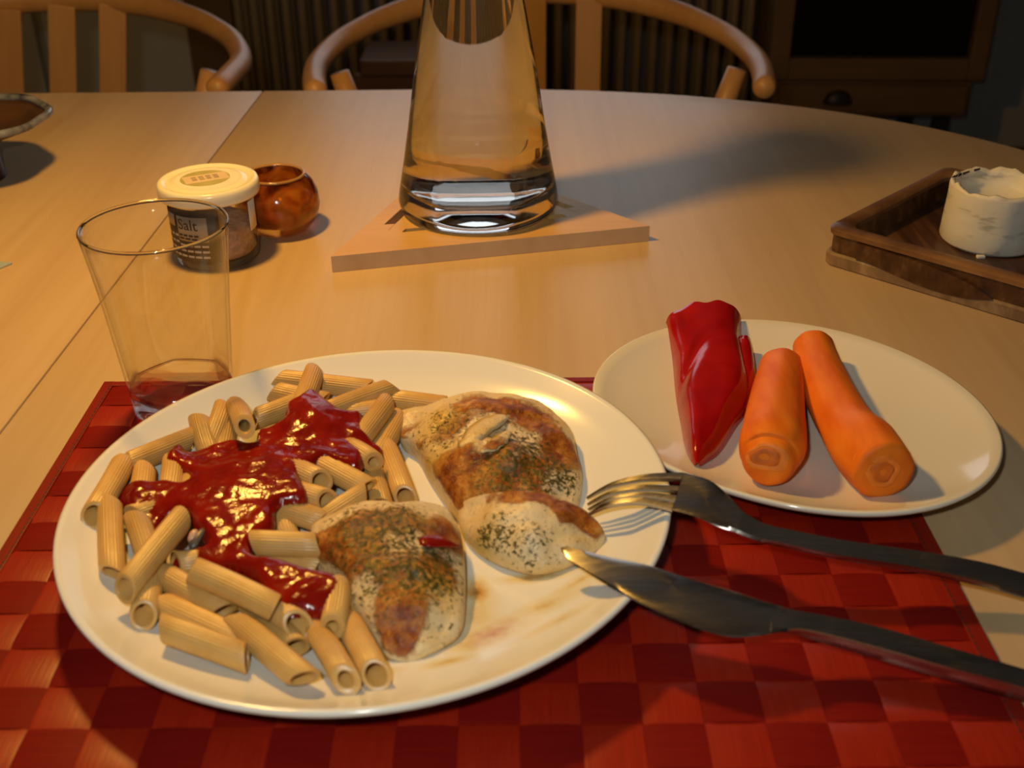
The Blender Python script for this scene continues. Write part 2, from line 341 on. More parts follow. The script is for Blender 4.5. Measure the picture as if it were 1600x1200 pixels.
def catmull(P, n, closed=False):
    P = np.asarray(P, float); m = len(P); out = []
    segs = m if closed else m-1
    ts = np.linspace(0, segs, n, endpoint=not closed)
    for t in ts:
        i = min(int(t), segs-1); u = t-i
        g = (lambda k: P[k % m]) if closed else (lambda k: P[min(max(k, 0), m-1)])
        p0, p1, p2, p3 = g(i-1), g(i), g(i+1), g(i+2)
        out.append(.5*((2*p1)+(-p0+p2)*u+(2*p0-5*p1+4*p2-p3)*u*u+(-p0+3*p1-3*p2+p3)*u**3))
    return np.array(out)
def tube(path, rad, n=16, up=(0, 0, 1), cap=True, sec=None):
    """sweep a round (or sec(i,t)-shaped) section along path; rad: number, list or (rx, ry) list"""
    P = np.asarray(path, float); m = len(P); V = []
    T = np.gradient(P, axis=0); T /= np.linalg.norm(T, axis=1)[:, None]
    nrm = np.asarray(up, float); 
    for k in range(m):
        nrm = nrm-T[k]*np.dot(nrm, T[k]); nrm = nrm/np.linalg.norm(nrm); b = np.cross(T[k], nrm)
        r = rad[k] if hasattr(rad, '__len__') else rad
        rx, ry = r if hasattr(r, '__len__') else (r, r)
        for i in range(n):
            t = 2*PI*i/n; s = sec(k/(m-1), t) if sec else 1
            V.append(tuple(P[k]+b*rx*s*math.cos(t)+nrm*ry*s*math.sin(t)))
    F = grid_faces(n, m)
    if cap: F.append(tuple(range(n))[::-1]); F.append(tuple((m-1)*n+i for i in range(n)))
    return V, F
def rod(a, b, ra, rb=None, n=12): return tube([a, b], [ra, rb if rb is not None else ra], n, up=(0.3, 1, 0.2))
def vnoise(x, y, z, s): return noise.noise(Vector((x*s, y*s, z*s)))
def smooth01(x): x = min(1, max(0, x)); return x*x*(3-2*x)

# ================================================================== the room
def structure(o): o['kind'] = 'structure'; return o
FZ = -75.0
structure(mk('floor', *box(-230, 300, -230, 262, FZ-5, FZ), MT['floor'], smooth=False))
structure(mk('wall_back', *box(-230, 300, 252, 262, FZ, 175), MT['wall'], smooth=False))
structure(mk('wall_left', *box(-240, -230, -230, 262, FZ, 175), MT['wall'], smooth=False))
structure(mk('wall_right', *box(300, 310, -230, 262, FZ, 175), MT['wall'], smooth=False))
structure(mk('wall_front', *box(-230, 300, -240, -230, FZ, 175), MT['wall'], smooth=False))
structure(mk('ceiling', *box(-240, 310, -240, 262, 175, 180), MT['ceiling'], smooth=False))
structure(mk('baseboard_back', *box(-52, 300, 250.3, 252, FZ, FZ+8, .3), MT['cabinet'], smooth=False))
# pale flush door with its dark frame at the left of the back wall
dr = structure(mk('door_1', *box(-150, -104, 247.5, 251, FZ+1, 130, .3), MT['door'], smooth=False, origin=(-127, 251, FZ)))
structure(mk('door_2', *box(-101.5, -64, 247.5, 251, FZ+1, 130, .3), MT['door'], smooth=False, origin=(-83, 251, FZ)))
structure(mk('trim_1', *box(-64, -52, 246, 252, FZ, 135, .3), MT['cabinet'], smooth=False))

# column radiator: each column a part
rad = thing('column_radiator', 'brown column radiator along the back wall behind the chairs', 'radiator', (15, 236, FZ))
nC = 34; x0r, x1r = -47.0, 82.0
for i in range(nC):
    x = x0r+(x1r-x0r)*i/(nC-1)
    if i == 0:
        v, f = join(tube([(x, 232, -66), (x, 232, 12)], [(1.15, 1.5)]*2, 10, up=(0, 1, 0)), tube([(x, 239, -66), (x, 239, 12)], [(1.15, 1.5)]*2, 10, up=(0, 1, 0)))
        c0 = mk('column', v, f, MT['radiator'], rad); 
    else:
        c = c0.copy(); C.objects.link(c); c.parent = rad; c.location = ((x-x0r)/100, 0, 0)
for z in (-66, 12): mk('header', *tube([(x0r-2, 235.5, z), (x1r+2, 235.5, z)], 2.4, 12), MT['radiator'], rad)
for sx in (-40, 75): mk('foot', *box(sx-1.5, sx+1.5, 231, 240, FZ, -66, .3), MT['radiator'], rad, smooth=False)

# low bench before the radiator
bn = thing('low_bench', 'low dark wooden bench in front of the radiator, left of the carafe', 'bench', (-1, 203, FZ))
mk('top', *box(-13.5, 17, 194, 212, -31.2, -27.6, .5), MT['bench'], bn, smooth=False)
mk('rail', *box(-15, 14, 196, 198, -36, -31.2, .3), MT['bench'], bn, smooth=False)
for (x, y) in ((-14, 197), (11, 197), (-14, 207), (11, 207)): mk('leg', *box(x, x+3, y, y+3, FZ, -31.2, .3), MT['bench'], bn, smooth=False)
mk('shelf', *box(-14, 13, 197, 209, -55, -53, .3), MT['bench'], bn, smooth=False)

# wooden cabinet with a dark glass door and a drawer, right
cb = thing('television_cabinet', 'dim wooden cabinet with black glass front and a drawer, far right', 'cabinet', (108, 215, FZ))
rz = Matrix.Translation((80, 214, 0)) @ Matrix.Rotation(math.radians(-3), 4, 'Z')
def cbp(name, part, m, parent=None, **k): return mk(name, *xform(part, rz), m, parent or cb, smooth=False, **k)
cbp('body', box(0, 50, 6, 40, -38, 40, .4), MT['cabinet'])
fr = cbp('front_frame', join(box(0, 4.6, 0, 6, -38, 40, .4), box(46, 50, 0, 6, -38, 40, .4), box(4.6, 46, 0, 6, -38, -33, .3), box(4.6, 46, 0, 6, 36, 40, .3)), MT['cabinet'])
cbp('screen', box(4.6, 46, 2.5, 5, -33, 36, .2), MT['black'])
cbp('lower_case', box(2, 48, 2, 40, -47, -38.6, .3), MT['cabinet'])
dw = cbp('drawer', box(3, 47, .6, 2.4, -46, -39.4, .3), MT['cabinet'])
hv, hf = lathe(0, 0, [(3.4, 0), (3.3, .7), (2.6, 1.5), (1.3, 2.0), (.05, 2.1)], 24)
hv = [(17+p[0], .6-p[2]*.8, -43.6+max(0, p[1])*.95) for p in hv]
hd = mk('cup_handle', *xform((hv, hf), rz), MT['dark'], None); 
ORI.pop(hd.name); wm = hd.matrix_world.copy(); hd.parent = dw; hd.matrix_parent_inverse = Matrix.Identity(4)
hd.location = hd.location-cb.location
for (x, y) in ((4, 5), (42, 5), (4, 34), (42, 34)): cbp('leg', box(x, x+3.5, y, y+3.5, FZ, -47, .3), MT['dark'])

# ================================================================== dining table
def tx_outline(n=160, inset=0.0):
    pts = []; e = 2.3
    for i in range(n):
        t = 2*PI*i/n; c, s = math.cos(t), math.sin(t)
        x = math.copysign(abs(c)**(2/e), c)*(65-inset); y = math.copysign(abs(s)**(2/e), s)*(53-inset)
        pts.append(((10 if x >= 0 else -50)+x, 15+y))
    return np.array(pts)
def seam_x(y): return -9.64+.0255*y
def slab(poly, z0, z1, bev=.35):
    bm = bmesh.new(); vs = [bm.verts.new((p[0], p[1], z1)) for p in poly]; f = bm.faces.new(vs)
    r = bmesh.ops.extrude_face_region(bm, geom=[f]); vv = [g for g in r['geom'] if isinstance(g, bmesh.types.BMVert)]
    for v in vv: v.co.z = z0
    if bev: bmesh.ops.bevel(bm, geom=[e for e in bm.edges if abs(e.verts[0].co.z-e.verts[1].co.z) < 1e-6], offset=bev, segments=2, profile=.5, affect='EDGES')
    bm.verts.index_update(); V = [tuple(v.co) for v in bm.verts]; F = [tuple(v.index for v in g.verts) for g in bm.faces]; bm.free(); return V, F
def clip(poly, side, gap):
    """half of the outline on one side of the seam"""
    out = []; n = len(poly); d = lambda p: side*(p[0]-seam_x(p[1]))-gap
    for i in range(n):
        a, b = poly[i], poly[(i+1) % n]; da, db = d(a), d(b)
        if da >= 0: out.append(tuple(a))
        if da*db < 0: out.append(tuple(a+(b-a)*da/(da-db)))
    return out
tb = thing('dining_table', 'pale wood dining table with a rounded end and a seam at the left', 'table', (0, 15, FZ))
ol = tx_outline()
mk('tabletop', *slab(clip(ol, 1, .05), -2.6, 0, .12), MT['table'], tb, sharp=30)
mk('table_leaf', *slab(clip(ol, -1, .05), -2.6, 0, .12), MT['table'], tb, sharp=30)
ap = tx_outline(96, 9)
mk('apron', *slab([tuple(p) for p in ap], -9, -2.6, 0), MT['chair'], tb, smooth=False)
for (x, y) in ((-70, -20), (-70, 50), (40, -20), (40, 50)): mk('leg', *lathe(x, y, [(2.2, FZ), (2.6, -50), (3.2, -9)], 20), MT['chair'], tb)

# ================================================================== chairs
def build_chair(label):
    ch = thing('armchair', label, 'chair', (22.6, 96, FZ), 'bentwood armchairs round the table')
    ox, oy = 22.6, 96
    rp = [(26.0, -20.5, -2.4), (27.2, -14, -2.5), (28.1, -5, -2.9), (27.2, 2, -2.5), (25.2, 7.5, -1.9), (20.2, 14, -.8), (11, 19.5, .6), (0, 21.5, 1.0)]
    rp = [(ox+a, oy+b, c) for a, b, c in rp]+[(ox-a+.3, oy+b, c) for a, b, c in rp[-2::-1]] if False else [(ox+a, oy+b, c) for a, b, c in rp]+[(ox-a, oy+b, c) for a, b, c in reversed(rp[:-1])]
    pth = catmull(rp, 70); m = len(pth)
    rads = []
    for k in range(m):
        u = min(k, m-1-k)/(m/2); s = 1.0
        if min(k, m-1-k) == 0: s = .72
        elif min(k, m-1-k) == 1: s = .97
        rads.append((1.42*s, (1.42+.5*smooth01((u-.55)/.4))*s))
    mk('arm_rail', *tube(pth, rads, 20), MT['chair'], ch)
    for dx in (-8.1, 0, 8.1):
        y = oy+20.6-abs(dx)*.14
        v, f = box(-1.9, 1.9, -.55, .55, -33, 0.2, .2)
        v = [(ox+dx+p[0]+(.9 if dx else 0)*0, y+p[1]+p[2]*.06, p[2]) for p in v]
        mk('slat', v, f, MT['chair'], ch, smooth=False)
    st = catmull([(-20, -20), (-22, 0), (-17, 17), (0, 20), (17, 17), (22, 0), (20, -20), (0, -22)], 48, True)
    mk('seat', *slab([(ox+a, oy+b) for a, b in st], -33, -29.5, .8), MT['chair'], ch, sharp=40)
    for s in (-1, 1):
        mk('leg', *tube([(ox+s*21.6, oy-11, FZ), (ox+s*21.2, oy-11, -31), (ox+s*23.0, oy-10.6, -8), (ox+s*24.6, oy-10.4, -2.6)], [1.4, 1.9, 1.5, 1.2], 14), MT['chair'], ch)
        mk('leg', *tube([(ox+s*17, oy+17, FZ), (ox+s*15, oy+14, -31)], [1.3, 1.8], 14), MT['chair'], ch)
    mk('stretcher', *rod((ox-21, oy-11, -55), (ox+21, oy-11, -55), 1), MT['chair'], ch); mk('stretcher', *rod((ox-16, oy+15, -55), (ox+16, oy+15, -55), 1), MT['chair'], ch)
    return ch
ch1 = build_chair('bentwood wooden armchair behind the water carafe, both arm ends in view')
ch2 = dup(ch1); ch2['label'] = 'bentwood wooden armchair at the far left, three flat slats and one arm in view'
ch2.rotation_euler = (0, 0, math.radians(8.5)); ch2.location = to_world((-44.2, 93.6, FZ))
for o in [c for c in ch2.children if c.name.startswith('slat')]:            # the far chair's slats fan outwards a little
    cx_ = sum(v.co.x for v in o.data.vertices)/len(o.data.vertices); R_ = Matrix.Rotation(math.radians(9), 4, 'Y'); pv = Vector((cx_, .2, .75)); o.rotation_euler = (0, math.radians(9), 0); o.location = pv-R_ @ pv+Vector((.018-cx_*.10, 0, 0))

# ================================================================== woven place mat
MX0, DX, DY = 0.0, 2.4, 2.2636
matx = lambda c: c*DX
maty = lambda r: -r*DY
pm = thing('place_mat', 'woven red place mat of flat strips under the dinner plate', 'place mat', (17, -13, 0))
CI = list(range(-2, 16)); RJ = list(range(-1, 13))
def ribbon(u_of, n_cells, over, half, zc, vertical, fixed):
    """flat strip that rides over and under its neighbours"""
    V = []; S = 5; m = n_cells*S+1
    for k in range(m):
        u = k/S; i = min(int(u), n_cells-1); f = u-i
        s0 = 1 if over(i) else -1
        # blend near the crossings
        nb = over(i-1) if f < .5 else over(i+1)
        w = 0.5-abs(f-.5) if True else 0
        h = s0*min(1, w/.16) if (nb != over(i)) else s0
        z = zc+.055*h+ (.02*s0*math.sin(PI*f))
        for (o, dz) in ((-half, -.035), (-half, .02), (-half*.9, .035), (half*.9, .035), (half, .02), (half, -.035)):
            a = u_of(u)
            V.append((fixed+o, a, z+dz) if vertical else (a, fixed+o, z+dz))
    n = 6; F = grid_faces(n, m); F.append(tuple(range(n))[::-1]); F.append(tuple((m-1)*n+q for q in range(n)))
    return V, F
for c in CI:
    mk('strip', *ribbon(lambda u: maty(RJ[0]+u), len(RJ), lambda i, c=c: (c+RJ[0]+i) % 2 == 0, DX*.492, .13, True, matx(c+.5)), MT['strip_v'], pm, sharp=40)
for r in RJ:
    mk('strip', *ribbon(lambda u: matx(CI[0]+u), len(CI), lambda i, r=r: (CI[0]+i+r) % 2 == 1, DY*.492, .13, False, maty(r+.5)), MT['strip_h'], pm, sharp=40)
xl, xr, yt, yb = matx(-2), matx(16), maty(-1), maty(13)
mk('hem', *box(xl-.62, xl+.02, yb-.5, yt+.5, .02, .27, .06), MT['hem'], pm, smooth=False)
mk('hem', *box(xr-.02, xr+.75, yb-.5, yt+.5, .02, .27, .06), MT['hem'], pm, smooth=False)
mk('hem', *box(xl-.62, xr+.75, yt-.02, yt+.5, .03, .26, .06), MT['hem'], pm, smooth=False)
mk('hem', *box(xl-.62, xr+.75, yb-.5, yb+.02, .03, .26, .06), MT['hem'], pm, smooth=False)
stv = []
for xs in (xl-.08, xr+.08):
    y = yb
    while y < yt: stv.append(box(xs-.04, xs+.04, y, y+.22, .26, .285)); y += .38
o = mk('stitching', *join(*stv), MT['thread'], pm, smooth=False); o['kind'] = 'stuff'

# ================================================================== plates
def outline_fit(px, z, n=144, harm=3):
    P = np.array([at(x, y, z) for x, y in px])[:, :2]
    A = np.c_[2*P, np.ones(len(P))]; s = np.linalg.lstsq(A, (P**2).sum(1), rcond=None)[0]; c = s[:2]
    for _ in range(2):
        d = P-c; th = np.arctan2(d[:, 1], d[:, 0]); r = np.hypot(d[:, 0], d[:, 1])
        B = lambda t: np.c_[np.ones_like(t), *[f(k*t) for k in range(2, harm+1) for f in (np.cos, np.sin)]]
        co = np.linalg.lstsq(B(th), r, rcond=None)[0]
    t = np.linspace(0, 2*PI, n, endpoint=False)
    return c, lambda tt: B(np.atleast_1d(np.asarray(tt, float)))@co
def plate_mesh(c, rf, prof, n=144):
    t = np.linspace(0, 2*PI, n, endpoint=False); R = rf(t); Rm_ = R.mean(); V = []
    for (s, z, off) in prof:
        w = smooth01((s-.3)/.6)
        rr = (R*w+Rm_*(1-w))*s+off
        V += [(c[0]+a*math.cos(b), c[1]+a*math.sin(b), z) for a, b in zip(rr, t)]
    F = grid_faces(n, len(prof)); k = len(V); V.append((c[0], c[1], prof[-1][1])); m = (len(prof)-1)*n
    F += [(m+i, m+(i+1) % n, k) for i in range(n)]; k2 = len(V); V.append((c[0], c[1], prof[0][1])); F += [((i+1) % n, i, k2) for i in range(n)]
    return V, F
MATZ = .24
P1 = [(83, 887), (88, 833), (107, 783), (139, 729), (171, 700), (208, 665), (280, 623), (346, 593), (413, 573), (470, 562), (560, 551), (690, 547), (780, 557), (860, 580), (918, 607), (981, 647), (1031, 717), (1047, 767), (1050, 813), (1039, 852), (1018, 892), (989, 930), (920, 988), (860, 1028), (780, 1065), (700, 1092), (560, 1112), (440, 1108), (320, 1092), (240, 1065), (184, 1035), (149, 1012), (115, 972), (101, 945)]
Z1 = 3.0
c1, r1 = outline_fit(P1, Z1)
# top surface height of the dinner plate by fraction of its outline
H1K = ([0, .50, .60, .70, .80, .88, .93, .97, 1.0], [.72, .74, .86, 1.14, 1.55, 1.98, 2.38, 2.78, 3.0])
def h1(x, y):
    d = math.hypot(x-c1[0], y-c1[1]); s = d/float(r1(math.atan2(y-c1[1], x-c1[0]))[0]); return float(np.interp(s, *H1K))
prof1 = [(.02, MATZ+.16, 0), (.50, MATZ+.16, 0), (.53, MATZ, 0), (.57, MATZ, 0), (.60, MATZ+.28, 0), (.72, .88, 0), (.84, 1.45, 0), (.92, 1.95, 0), (.975, 2.46, 0), (.997, 2.72, 0), (1.0, 2.86, 0), (.998, 2.97, 0), (.988, 3.0, -.02), (.975, 2.90, 0), (.93, 2.42, 0), (.88, 1.99, 0), (.80, 1.55, 0), (.70, 1.14, 0), (.60, .86, 0), (.50, .74, 0), (.3, .72, 0), (.05, .72, 0)]
def st(px, py, rx, ry, ang, s):
    p = at(px, py, .8); return ((p[0]-c1[0])/100, (p[1]-c1[1])/100, rx/100, ry/100, ang, s)
stains = [st(745, 800, 1.6, 1.6, 0, .55), st(745, 925, .9, 1.6, 0, .9), st(770, 1000, 2.6, 1.3, .5, .95), st(740, 960, 1.6, 2.6, 0, .6), st(850, 960, 3.6, .9, .5, .5), st(905, 925, 2.4, .6, .6, .55),
          st(860, 1000, 3.2, .5, .5, .45), st(560, 1065, 2.2, .5, .1, .8), st(640, 790, 2.2, .8, -.8, .5), st(700, 1050, 1.5, .5, .3, .7), st(480, 1065, 1.4, .5, 0, .6), st(910, 880, 1.5, 1.0, .4, .6), st(835, 905, 2.5, .6, 0, .7)]
MT['porcelain1'] = m_plate('white_porcelain', stains)
mat_base = (c1[0], c1[1], MATZ)
pl = mk('dinner_plate', *plate_mesh(c1, r1, prof1), MT['porcelain1'], origin=mat_base)
tag(pl, 'large white dinner plate of pasta and chicken on the red mat', 'plate')

P2 = [(926, 604), (935, 578), (966, 543), (1009, 521), (1040, 512), (1162, 498.5), (1232, 501), (1337, 521), (1425, 554), (1491, 596), (1547, 644), (1571, 679), (1574, 705), (1556, 736), (1512, 766), (1447, 791), (1381, 803), (1316, 803), (1250, 794), (1184, 779), (1154, 766)]
Z2 = 2.0
c2_, r2 = outline_fit(P2, Z2)
H2K = ([0, .45, .6, .75, .86, .94, 1.0], [.62, .63, .78, 1.08, 1.42, 1.75, 2.0])
def h2(x, y):
    d = math.hypot(x-c2_[0], y-c2_[1]); s = d/float(r2(math.atan2(y-c2_[1], x-c2_[0]))[0]); return float(np.interp(s, *H2K))
prof2 = [(.02, MATZ+.12, 0), (.48, MATZ+.12, 0), (.52, MATZ, 0), (.57, MATZ, 0), (.61, MATZ+.2, 0), (.74, .74, 0), (.86, 1.08, 0), (.94, 1.36, 0), (.985, 1.64, 0), (1.0, 1.84, 0), (.998, 1.96, 0), (.988, 2.0, -.02), (.94, 1.74, 0), (.86, 1.42, 0), (.75, 1.08, 0), (.6, .78, 0), (.45, .63, 0), (.2, .62, 0), (.05, .62, 0)]
p2o = mk('side_plate', *plate_mesh(c2_, r2, prof2), MT['porcelain2'], origin=(c2_[0], c2_[1], MATZ))
tag(p2o, 'smaller cream side plate with red pepper and two carrots', 'plate')

# ================================================================== penne
PL, PR, PRI, KC = 4.9, .57, .40, .80
def penne_mesh(name, L_, k, bend, n=112, inner=PRI, squash=1.0):
    V = []; rib = 28
    def ring(u, rad, ribbed, end=0):
        for i in range(n):
            t = 2*PI*i/n; r = rad+(.018*math.cos(rib*t) if ribbed else 0)
            y, z = r*math.cos(t), r*math.sin(t)*squash
            x = u*L_/2+k*y*(1 if True else 0)
            V.append((x, y, z+bend*(1-(2*x/L_)**2)))
    for u in (-1, -.97, -.5, 0, .5, .97, 1): ring(u, PR-(.02 if abs(u) == 1 else 0), abs(u) < 1)
    for u in (1, .985, .4, -.4, -.985, -1): ring(u, inner+(.02 if abs(u) == 1 else 0), False)
    F = grid_faces(n, 13, True, True)
    me = bpy.data.meshes.new(name); me.from_pydata([tuple(c/100 for c in v) for v in V], [], F)
    bm = bmesh.new(); bm.from_mesh(me); bmesh.ops.recalc_face_normals(bm, faces=bm.faces); bm.to_mesh(me); bm.free()
    for p in me.polygons: p.use_smooth = True
    me.set_sharp_from_angle(angle=math.radians(62)); me.materials.append(MT['penne']); return me
PEN = [penne_mesh('penne_a', PL, .80, .03), penne_mesh('penne_b', PL, .95, .09), penne_mesh('penne_c', PL, .62, -.05), penne_mesh('penne_d', PL, .8, .05, inner=.30, squash=.92)]
PENNE_AXES = []; PENNE_BY = []
def penne(A, B, la, lb, roll, label, kind=0, absz=False):
    """A, B photo pixels of the two end centres; la, lb heights of the axis above the resting height"""
    def solve(px, lay):
        z = 1.5
        for _ in range(12):
            p = at(px[0], px[1], z); z = lay if absz else h1(p[0], p[1])+PR+.02+lay
        return at(px[0], px[1], z)
    a, b = solve(A, la), solve(B, lb); d = b-a; ln = np.linalg.norm(d); ax = d/ln; mid = (a+b)/2
    toc = CP-mid; toc -= ax*np.dot(toc, ax); toc /= np.linalg.norm(toc)
    y0 = -toc; z0 = np.cross(ax, y0); t = math.radians(roll)
    y = y0*math.cos(t)+z0*math.sin(t); z = np.cross(ax, y)
    o = bpy.data.objects.new('penne', PEN[kind]); C.objects.link(o)
    Lw = ln
    m = Matrix(((ax[0], y[0], z[0]), (ax[1], y[1], z[1]), (ax[2], y[2], z[2]))).to_4x4() @ Matrix.Diagonal((Lw/PL, 1, 1, 1))
    m.translation = to_world(mid); o.matrix_world = m
    tag(o, label, 'pasta', 'penne on the dinner plate'); PENNE_AXES.append((a, b, label, ln)); PENNE_BY.append(o); return o
penne((194, 727), (296, 686), 0, .1, 90, 'penne lying along the plate rim at the far left edge of the pasta')
penne((190, 729), (145, 806), .1, -.05, 20, 'leftmost penne, its open end pointing at the left plate rim')
penne((171, 782), (176, 895), .25, -.1, 120, 'upright-looking penne below the leftmost one, left of the diagonal penne')
penne((207, 806), (268, 782), .25, .5, 200, 'penne poking a small open end from the left edge of the sauce', 3)
penne((226, 736), (216, 806), .15, .0, 60, 'penne whose top shows between the left sauce lobe and the rim penne')
penne((272, 724), (262, 790), .5, .3, 70, 'short-looking penne with a red smear on it at the upper left of the sauce', 1)
penne((306, 738), (285, 800), .5, .4, 70, 'penne mostly hidden in the dip of sauce right of the smeared penne')
penne((312, 655), (330, 715), .35, .4, 110, 'ribbed penne fanned leftmost behind the upper left of the sauce', 1)
penne((350, 640), (326, 705), .55, .3, 70, 'ribbed penne standing second in the fan behind the sauce', 1)
penne((356, 664), (345, 720), .3, .3, 70, 'penne under the tube that faces the camera, behind the sauce')
penne((369, 637), (382, 666), 1.1, 2.6, 0, 'penne raised like a pipe with its round open mouth facing the camera', 3)
penne((398, 655), (470, 628), .7, .9, 100, 'penne right of the raised pipe, slipping under the sauce peak')
penne((428, 612), (505, 628), .5, .7, 90, 'penne with a blunt left tip just behind the sauce peak')
penne((491, 583), (470, 640), .5, 1.6, 90, 'penne with a pointed tip sticking up behind the sauce peak', 1)
penne((434, 592), (572, 608), .05, .1, 90, 'rearmost penne, lying straight across the far side of the plate', 2)
penne((616, 605), (520, 640), .5, .8, 250, 'penne slanting right of the sauce peak with a rounded upper end', 1)
penne((604, 632), (560, 690), 1.0, 1.1, 80, 'broad penne leaning at the right end of the sauce')
penne((690, 634), (612, 624), .02, .1, 90, 'penne running behind the corner of the larger chicken fillet')
penne((540, 648), (596, 640), .4, .5, 90, 'penne barely showing its back between two slanting penne right of the peak')
penne((622, 655), (588, 715), .3, .3, 70, 'penne in shade beneath the broad one, next to the larger chicken')
penne((604, 702), (634, 778), .3, .1, 15, 'oily penne with an open end between sauce and the two fillets', 0)
penne((578, 722), (596, 790), .1, .0, 100, 'penne in the gap left of the oily one, above the front fillet')
penne((498, 722), (572, 762), 1.25, .9, 100, 'broad penne coming out of the sauce right side, blunt right end')
penne((545, 698), (584, 722), 1.2, 1.1, 20, 'penne with a thin open lip under the right end of the sauce', 3)
penne((440, 725), (502, 752), 1.3, 1.5, 0, 'penne with a wide oval mouth right of the sauce centre, upper of two')
penne((440, 768), (512, 783), .9, 1.1, 5, 'penne with a wide oval mouth right of the sauce centre, lower of two', 1)
penne((444, 795), (504, 815), .95, .5, 75, 'penne with a slit-like right end above the front fillet')
penne((492, 822), (570, 772), .3, .9, 80, 'penne rising to a point along the top edge of the front fillet', 1)
penne((428, 778), (450, 842), .7, .2, 90, 'penne showing as a pale sliver at the right flank of the sauce')
penne((395, 848), (500, 852), 1.1, 1.0, 270, 'penne lying level left of the front fillet, one end under it', 2)
penne((425, 878), (500, 886), .1, .1, 90, 'shaded penne beneath the level one left of the front fillet')
penne((283, 812), (195, 921), 2.0, .75, 60, 'long diagonal penne lying on top at the left of the pasta', 2)
penne((214, 812), (238, 885), .6, .5, 80, 'shaded penne beneath the long diagonal one')
penne((240, 872), (224, 962), .55, .0, 15, 'penne with an open lower end under the foot of the diagonal one')
penne((245, 893), (350, 955), .5, .35, 95, 'penne with a square-cut right end below the sauce, front left')
penne((246, 942), (378, 1002), -.02, -.02, 90, 'penne pressed behind the frontmost left one')
penne((254, 981), (386, 1029), .25, .0, 250, 'frontmost left penne, lying alone near the plate rim', 2)
penne((300, 890), (430, 950), 1.45, 1.3, 180, 'big ridged penne across the front with its open left end under sauce', 2)
penne((274, 882), (338, 868), .55, .75, 180, 'penne tip peeking from sauce left of the big ridged one', 1)
penne((388, 938), (466, 976), .35, .85, 0, 'penne below the front sauce with a wide oval mouth', 1)
penne((529, 918), (519, 981), 1.15, .75, 5, 'penne hanging from the front sauce with a small square mouth', 3)
penne((368, 970), (474, 1060), .45, .0, 100, 'slanting penne in front of the wide-mouthed one')
penne((493, 985), (541, 1062), .25, .0, 15, 'left of the two penne with open ends at the plate front', 3)
penne((545, 975), (588, 1055), .25, -.02, 10, 'right of the two penne with open ends at the plate front')
penne((418, 965), (462, 1012), .0, .0, 90, 'penne in shadow between the slanting one and the front pair')

# ================================================================== tomato sauce (a poured mass over the pasta)
SAUCE_A = [(481, 607), (497, 612), (514, 626), (535, 640), (565, 643), (566, 668), (578, 682), (598, 699), (596, 708), (575, 712), (561, 729), (533, 724), (505, 716), (486, 729), (470, 741), (480, 764), (476, 778), (449, 784), (430, 790), (428, 820), (407, 836), (392, 850), (398, 866), (430, 871), (477, 886), (520, 895), (537, 910), (527, 938), (500, 958), (480, 958), (453, 956), (436, 963), (421, 940), (402, 908), (384, 892), (362, 886), (335, 886), (310, 880), (285, 877), (267, 875), (283, 861), (308, 855), (322, 848), (314, 834), (304, 822), (290, 801), (265, 808), (238, 834), (215, 818), (196, 798), (181, 783), (197, 759), (225, 750), (253, 749), (285, 753), (293, 744), (276, 728), (258, 722), (262, 704), (281, 692), (296, 706), (313, 702), (341, 692), (369, 686), (397, 692), (402, 672), (425, 664), (444, 652), (446, 633), (465, 620)]
HP = [(481, 612, 3.3), (485, 640, 3.9), (460, 660, 3.4), (520, 650, 3.3), (560, 670, 2.7), (590, 702, 2.2), (540, 700, 2.8), (480, 700, 3.0), (420, 690, 2.8), (350, 705, 2.6), (300, 720, 2.4), (268, 715, 2.5), (400, 740, 3.1), (460, 760, 3.0), (430, 800, 2.9), (340, 760, 3.0), (300, 780, 2.8), (240, 775, 2.6), (200, 785, 2.35), (240, 820, 2.1), (330, 815, 2.9), (380, 830, 2.7), (390, 870, 2.7), (430, 900, 2.9), (430, 950, 2.5), (480, 920, 2.9), (525, 915, 2.9), (500, 950, 2.4), (310, 866, 2.4), (340, 875, 2.5), (270, 874, 2.0)]
HPW = np.array([at(x, y, z) for x, y, z in HP])
def hs(x, y):
    d2 = (HPW[:, 0]-x)**2+(HPW[:, 1]-y)**2+.12; w = d2**-1.6; return float((w*HPW[:, 2]).sum()/w.sum())
